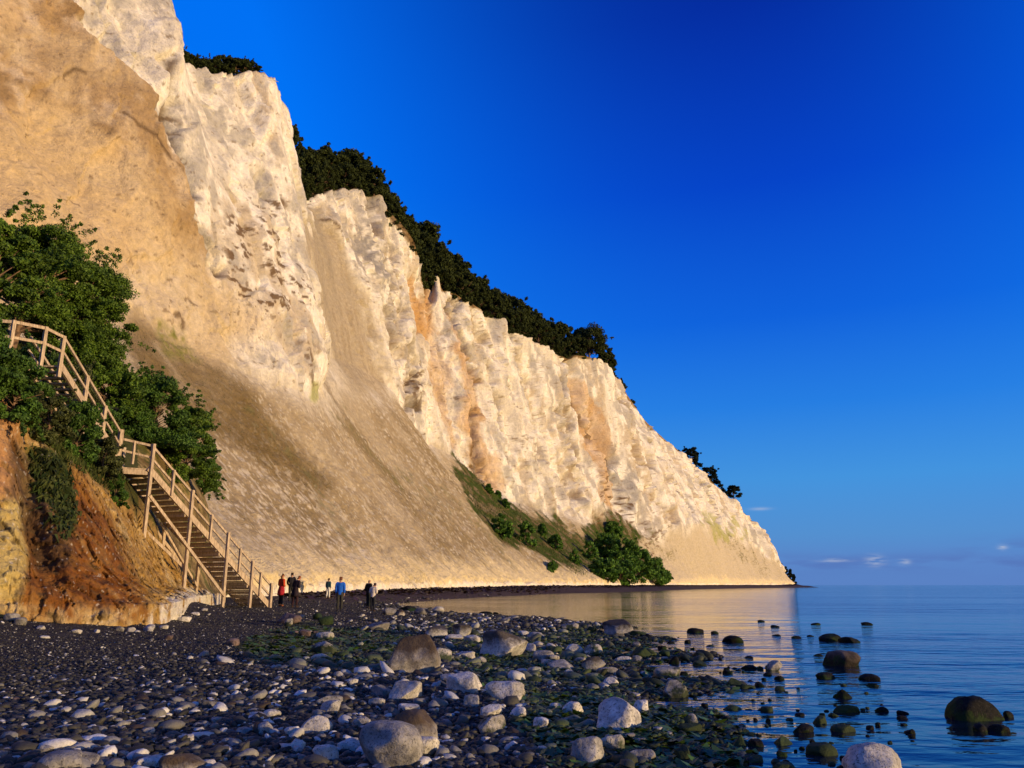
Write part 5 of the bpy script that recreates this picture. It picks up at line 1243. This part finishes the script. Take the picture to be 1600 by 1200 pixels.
def person(u, v, Y, H, face, label, top_col, leg_col, hair_col, kind='jacket', arms='down', bend=0.0, headdown=0.0, longhair=False, shoes=(.05, .03, .02), stride=.0, bag=None, bald=False):
    g = beach_at(u, v)
    if Y is None: loc = g
    else:
        x = ray(u, v)[0] * Y; loc = np.array((x, Y, float(ground_z(np.array([x]), np.array([Y]))[0])))
    H = H * loc[1] / F * .99                    # H is given as the height it has in the photo
    root = empty('person', tuple(loc), face, label, 'person', None)
    def b3(x, y, z):                         # lean of the upper body
        if z > .52: y = y + bend * (z - .52); 
        return Vector((x, y, z)) * H
    S = []; E = []; R = []
    def add(p, r, par=None):
        S.append(p); R.append(r * H if not isinstance(r, tuple) else (r[0] * H, r[1] * H)); i = len(S) - 1
        if par is not None: E.append((par, i))
        return i
    pel = add(b3(0, 0, .53), (.078, .06)); sp_ = add(b3(0, 0, .62), (.07, .055), pel); ch = add(b3(0, .004, .73), (.085, .062), sp_)
    sh = add(b3(0, 0, .80), (.07, .05), ch); nk = add(b3(0, .005, .845), .031, sh)
    hy = .01 + headdown * .05; hb = add(b3(0, hy + .005, .885 - headdown * .01), (.037, .045), nk); hd = add(b3(0, hy + .012, .93 - headdown * .015), (.044, .054), hb); ht = add(b3(0, hy + .006, .968 - headdown * .02), (.034, .042), hd)
    nose = add(b3(0, hy + .068, .915 - headdown * .02), .007, hd)
    for s in (-1, 1): add(b3(s * .047, hy + .005, .918), .008, hd)
    hands = {}
    for s in (-1, 1):
        s1 = add(b3(s * .085, 0, .81), .038, sh); s2 = add(b3(s * .112, -.003, .79), .034, s1)
        if arms == 'front':
            el = (s * .135, -.015, .65); wr = (s * .06, .085, .62); pa = (s * .035, .105, .625)
        elif arms == 'pockets':
            el = (s * .15, -.025, .655); wr = (s * .105, .045, .555); pa = (s * .095, .06, .53)
        else:
            el = (s * .122, -.012, .645); wr = (s * .122, .022, .52); pa = (s * .122, .034, .485)
        e_ = add(b3(*el), .026, s2); w_ = add(b3(*wr), .016, e_); p_ = add(b3(*pa), (.020, .013), w_)
        dv = (Vector(pa) - Vector(wr)).normalized()
        for k in range(4):
            o_ = (k - 1.5) * .009; ln = (.028, .034, .032, .025)[k]
            f1 = Vector(pa) + dv * .018 + Vector((o_ * .35, o_, 0)); f2 = f1 + dv * ln * .6 + Vector((-s * .004, .003, 0)); f3 = f2 + dv * ln * .5 + Vector((-s * .010, .004, 0))
            a1 = add(b3(*f1), .0055, p_); a2 = add(b3(*f2), .005, a1); add(b3(*f3), .0042, a2)
        t1 = Vector(wr) + dv * .012 + Vector((-s * .008, .016, 0)); a1 = add(b3(*t1), .0065, p_); add(b3(*(t1 + dv * .022 + Vector((0, .008, 0)))), .005, a1)
        hands[s] = (s2, e_, w_)
    feet = []
    for s in (-1, 1):
        st = stride * s
        h_ = add(Vector((s * .05, 0, .49)) * H, .058, pel); k_ = add(Vector((s * .052, .012 + st * .45, .28)) * H, .037, h_)
        a_ = add(Vector((s * .055, -.01 + st, .045)) * H, .024, k_); t_ = Vector((s * .062, .075 + st, .018)) * H
        feet.append((h_, k_, a_, t_))
    body = link('body', skin_mesh('body', S, E, R, pel), SKIN, root)
    # clothes follow the same bones, a little thicker
    hem = add(Vector((0, 0, .455)) * H, (.088, .066), pel); waist = add(b3(0, 0, .60), (.074, .058), pel)
    E.pop(); E.pop(); E.append((pel, hem)); E.append((pel, waist))
    def cloth(name, idx, extra, mat, ends={}, rootv=0):
        vs = [S[i] for i in idx]; mp = {i: n for n, i in enumerate(idx)}
        es = [(mp[a], mp[b]) for a, b in E if a in mp and b in mp]
        rs = []
        for i in idx:
            r = R[i] if isinstance(R[i], tuple) else (R[i], R[i]); e = ends.get(i, extra) * H; rs.append((r[0] + e, r[1] + e))
        return link(name, skin_mesh(name, vs, es, rs, rootv), mat, root)
    tm = plain_mat('cloth_top', top_col); lm = plain_mat('cloth_legs', leg_col)
    legs = [pel, waist] + [i for f in feet for i in f[:3]]
    cloth('trousers', legs, .012, lm)
    tops = [ch, sp_, pel, hem, sh] + [i for s in (-1, 1) for i in (E[[e[1] for e in E].index(hands[s][0])][0], *hands[s])]
    ed = {sh: .012, pel: .022, hem: .016}
    cloth('jacket' if kind == 'jacket' else 'coat', tops, .017, tm, ed)
    if kind == 'coat':                       # flared skirt of the coat
        n = 20; V = []; Fc = []
        prof = [(.64, .082, .068), (.56, .105, .085), (.48, .118, .098), (.40, .128, .108), (.34, .132, .112), (.345, .118, .098)]
        for z, rx, ry in prof:
            for i in range(n):
                a = 2 * math.pi * i / n; w = 1 + .06 * math.sin(5 * a) * (z < .5); V.append((rx * w * math.cos(a) * H, ry * w * math.sin(a) * H, z * H))
        for j in range(len(prof) - 1):
            for i in range(n): Fc.append((j * n + i, j * n + (i + 1) % n, (j + 1) * n + (i + 1) % n, (j + 1) * n + i))
        link('coat_skirt', mesh_np('coat_skirt', np.array(V), np.array(Fc)), tm if top_col[0] < .3 else plain_mat('coat_hem', (.34, .018, .03)), root)
    sm = plain_mat('shoe', shoes)
    for f in feet:
        a, t = S[f[2]], f[3]
        link('shoe', skin_mesh('shoe', [a + Vector((0, -.012, -.01)) * H, a + Vector((0, -.01, -.028)) * H, (a + t) / 2 + Vector((0, 0, -.008)) * H, t], [(0, 1), (1, 2), (2, 3)], [.036 * H, .034 * H, .034 * H, .031 * H], 0), sm, root)
    if not bald:
        c = S[hd]; hm = plain_mat('hair', hair_col, .7)
        hv = [c + Vector((0, .012, .036)) * H, c + Vector((0, -.022, .02)) * H, c + Vector((0, -.032, -.018)) * H]; hr = [(.046 * H, .046 * H), (.048 * H, .042 * H), (.040 * H, .028 * H)]; he = [(0, 1), (1, 2)]
        if longhair: hv += [c + Vector((0, -.040, -.07)) * H, c + Vector((0, -.046, -.12)) * H]; hr += [(.046 * H, .026 * H), (.034 * H, .018 * H)]; he += [(2, 3), (3, 4)]
        link('hair', skin_mesh('hair', hv, he, hr, 1), hm, root)
    c = S[hd]
    for s in (-1, 1):
        bm = bmesh.new(); bmesh.ops.create_uvsphere(bm, u_segments=8, v_segments=6, radius=.0065 * H); bmesh.ops.translate(bm, verts=bm.verts, vec=c + Vector((s * .019, .052, .004)) * H)
        e = bpy.data.meshes.new('eye'); bm.to_mesh(e); bm.free(); link('eye', e, DARKEYE, root)
    link('mouth', skin_mesh('mouth', [c + Vector((-.013, .053, -.036)) * H, c + Vector((0, .057, -.036)) * H, c + Vector((.013, .053, -.036)) * H], [(0, 1), (1, 2)], [.0035 * H] * 3, 1, 1), plain_mat('lips', (.35, .13, .11)), root)
    if bag:                                  # backpack, worn: moves with its wearer
        bmat = plain_mat('backpack_cloth', bag); cc = S[ch]
        bm = bmesh.new(); bmesh.ops.create_cube(bm, size=1.0)
        bmesh.ops.bevel(bm, geom=bm.edges[:], offset=.25, segments=3, affect='EDGES')
        for w in bm.verts: w.co = Vector((w.co.x * .17 * H, w.co.y * .10 * H, w.co.z * .26 * H)) + cc + Vector((0, -.115, -.02)) * H
        bp = bpy.data.meshes.new('backpack'); bm.to_mesh(bp); bm.free(); link('backpack', bp, bmat, root)
    return root
person(438, 947, None, 47.5, -.7, 'woman in an orange-red coat flared at the hem, standing nearest the foot of the staircase', (.50, .06, .02), (.02, .02, .022), (.28, .10, .04), 'coat', 'front', longhair=True, shoes=(.22, .08, .03))
person(454, 938, 55.0, 42, .15, 'man in a black jacket with a dark backpack, close beside the long dark coat', (.018, .017, .022), (.03, .03, .028), (.03, .018, .012), 'jacket', 'pockets', bag=(.022, .02, .025))
person(460, 949, None, 47, -.5, 'auburn-haired person in a long dark coat, leaning forward beside the man with backpack', (.022, .014, .022), (.03, .012, .018), (.28, .08, .03), 'coat', 'front', bend=.18, headdown=1.0, stride=.04)
person(512, 936, 71.0, 30, -.35, 'walker in a teal jacket and white trousers, farthest off along the cliff foot', (.025, .075, .10), (.62, .62, .60), (.06, .03, .02), 'jacket', 'down', shoes=(.25, .10, .05), stride=.05, bend=-.0)
person(530, 955, None, 50.5, .1, 'man in a bright blue jacket and dark trousers with his back to us', (.012, .12, .62), (.035, .036, .032), (.20, .08, .03), 'jacket', 'down', shoes=(.02, .02, .03))
person(575, 953, 50.5, 43, -.6, 'reddish-faced person in black standing behind the one in the white jacket', (.016, .014, .016), (.02, .025, .022), (.02, .015, .01), 'jacket', 'pockets', bald=True)
person(582, 955, None, 42, -.25, 'person in a white jacket and dark trousers looking down, at the pool edge', (.66, .60, .54), (.02, .022, .03), (.05, .02, .02), 'jacket', 'front', bend=.10, headdown=1.2)

# a gull gliding past the tip of the prow
def gull():
    p = P(431, 127, 136); root = empty('gull', tuple(p), .6, 'white gull gliding just off the tip of the tall prow', 'bird')
    gm = plain_mat('gull_white', (.75, .75, .74)); gw = plain_mat('gull_grey', (.45, .46, .48))
    link('body', skin_mesh('body', [(0, -.26, .0), (0, -.1, 0), (0, .08, .01), (0, .2, .03), (0, .27, .035), (0, .34, .03)], [(0, 1), (1, 2), (2, 3), (3, 4), (4, 5)], [(.05, .012), (.07, .06), (.075, .07), (.045, .045), (.042, .042), .008], 1), gm, root)
    for sd in (-1, 1):
        V = [(sd * x, y, z) for x, y, z in ((.05, .12, .03), (.30, .17, .12), (.62, .02, .10), (.60, -.03, .10), (.30, .0, .115), (.05, -.08, .03))]
        V = V + [(x, y, z - .012) for x, y, z in V]
        me = bpy.data.meshes.new('wing'); me.from_pydata(V, [], [(0, 1, 4, 5), (1, 2, 3, 4), (11, 10, 7, 6), (10, 9, 8, 7)] + [(k, 6 + k, 6 + (k + 1) % 6, (k + 1) % 6) for k in range(6)]); link('wing', me, gw, root)
gull()
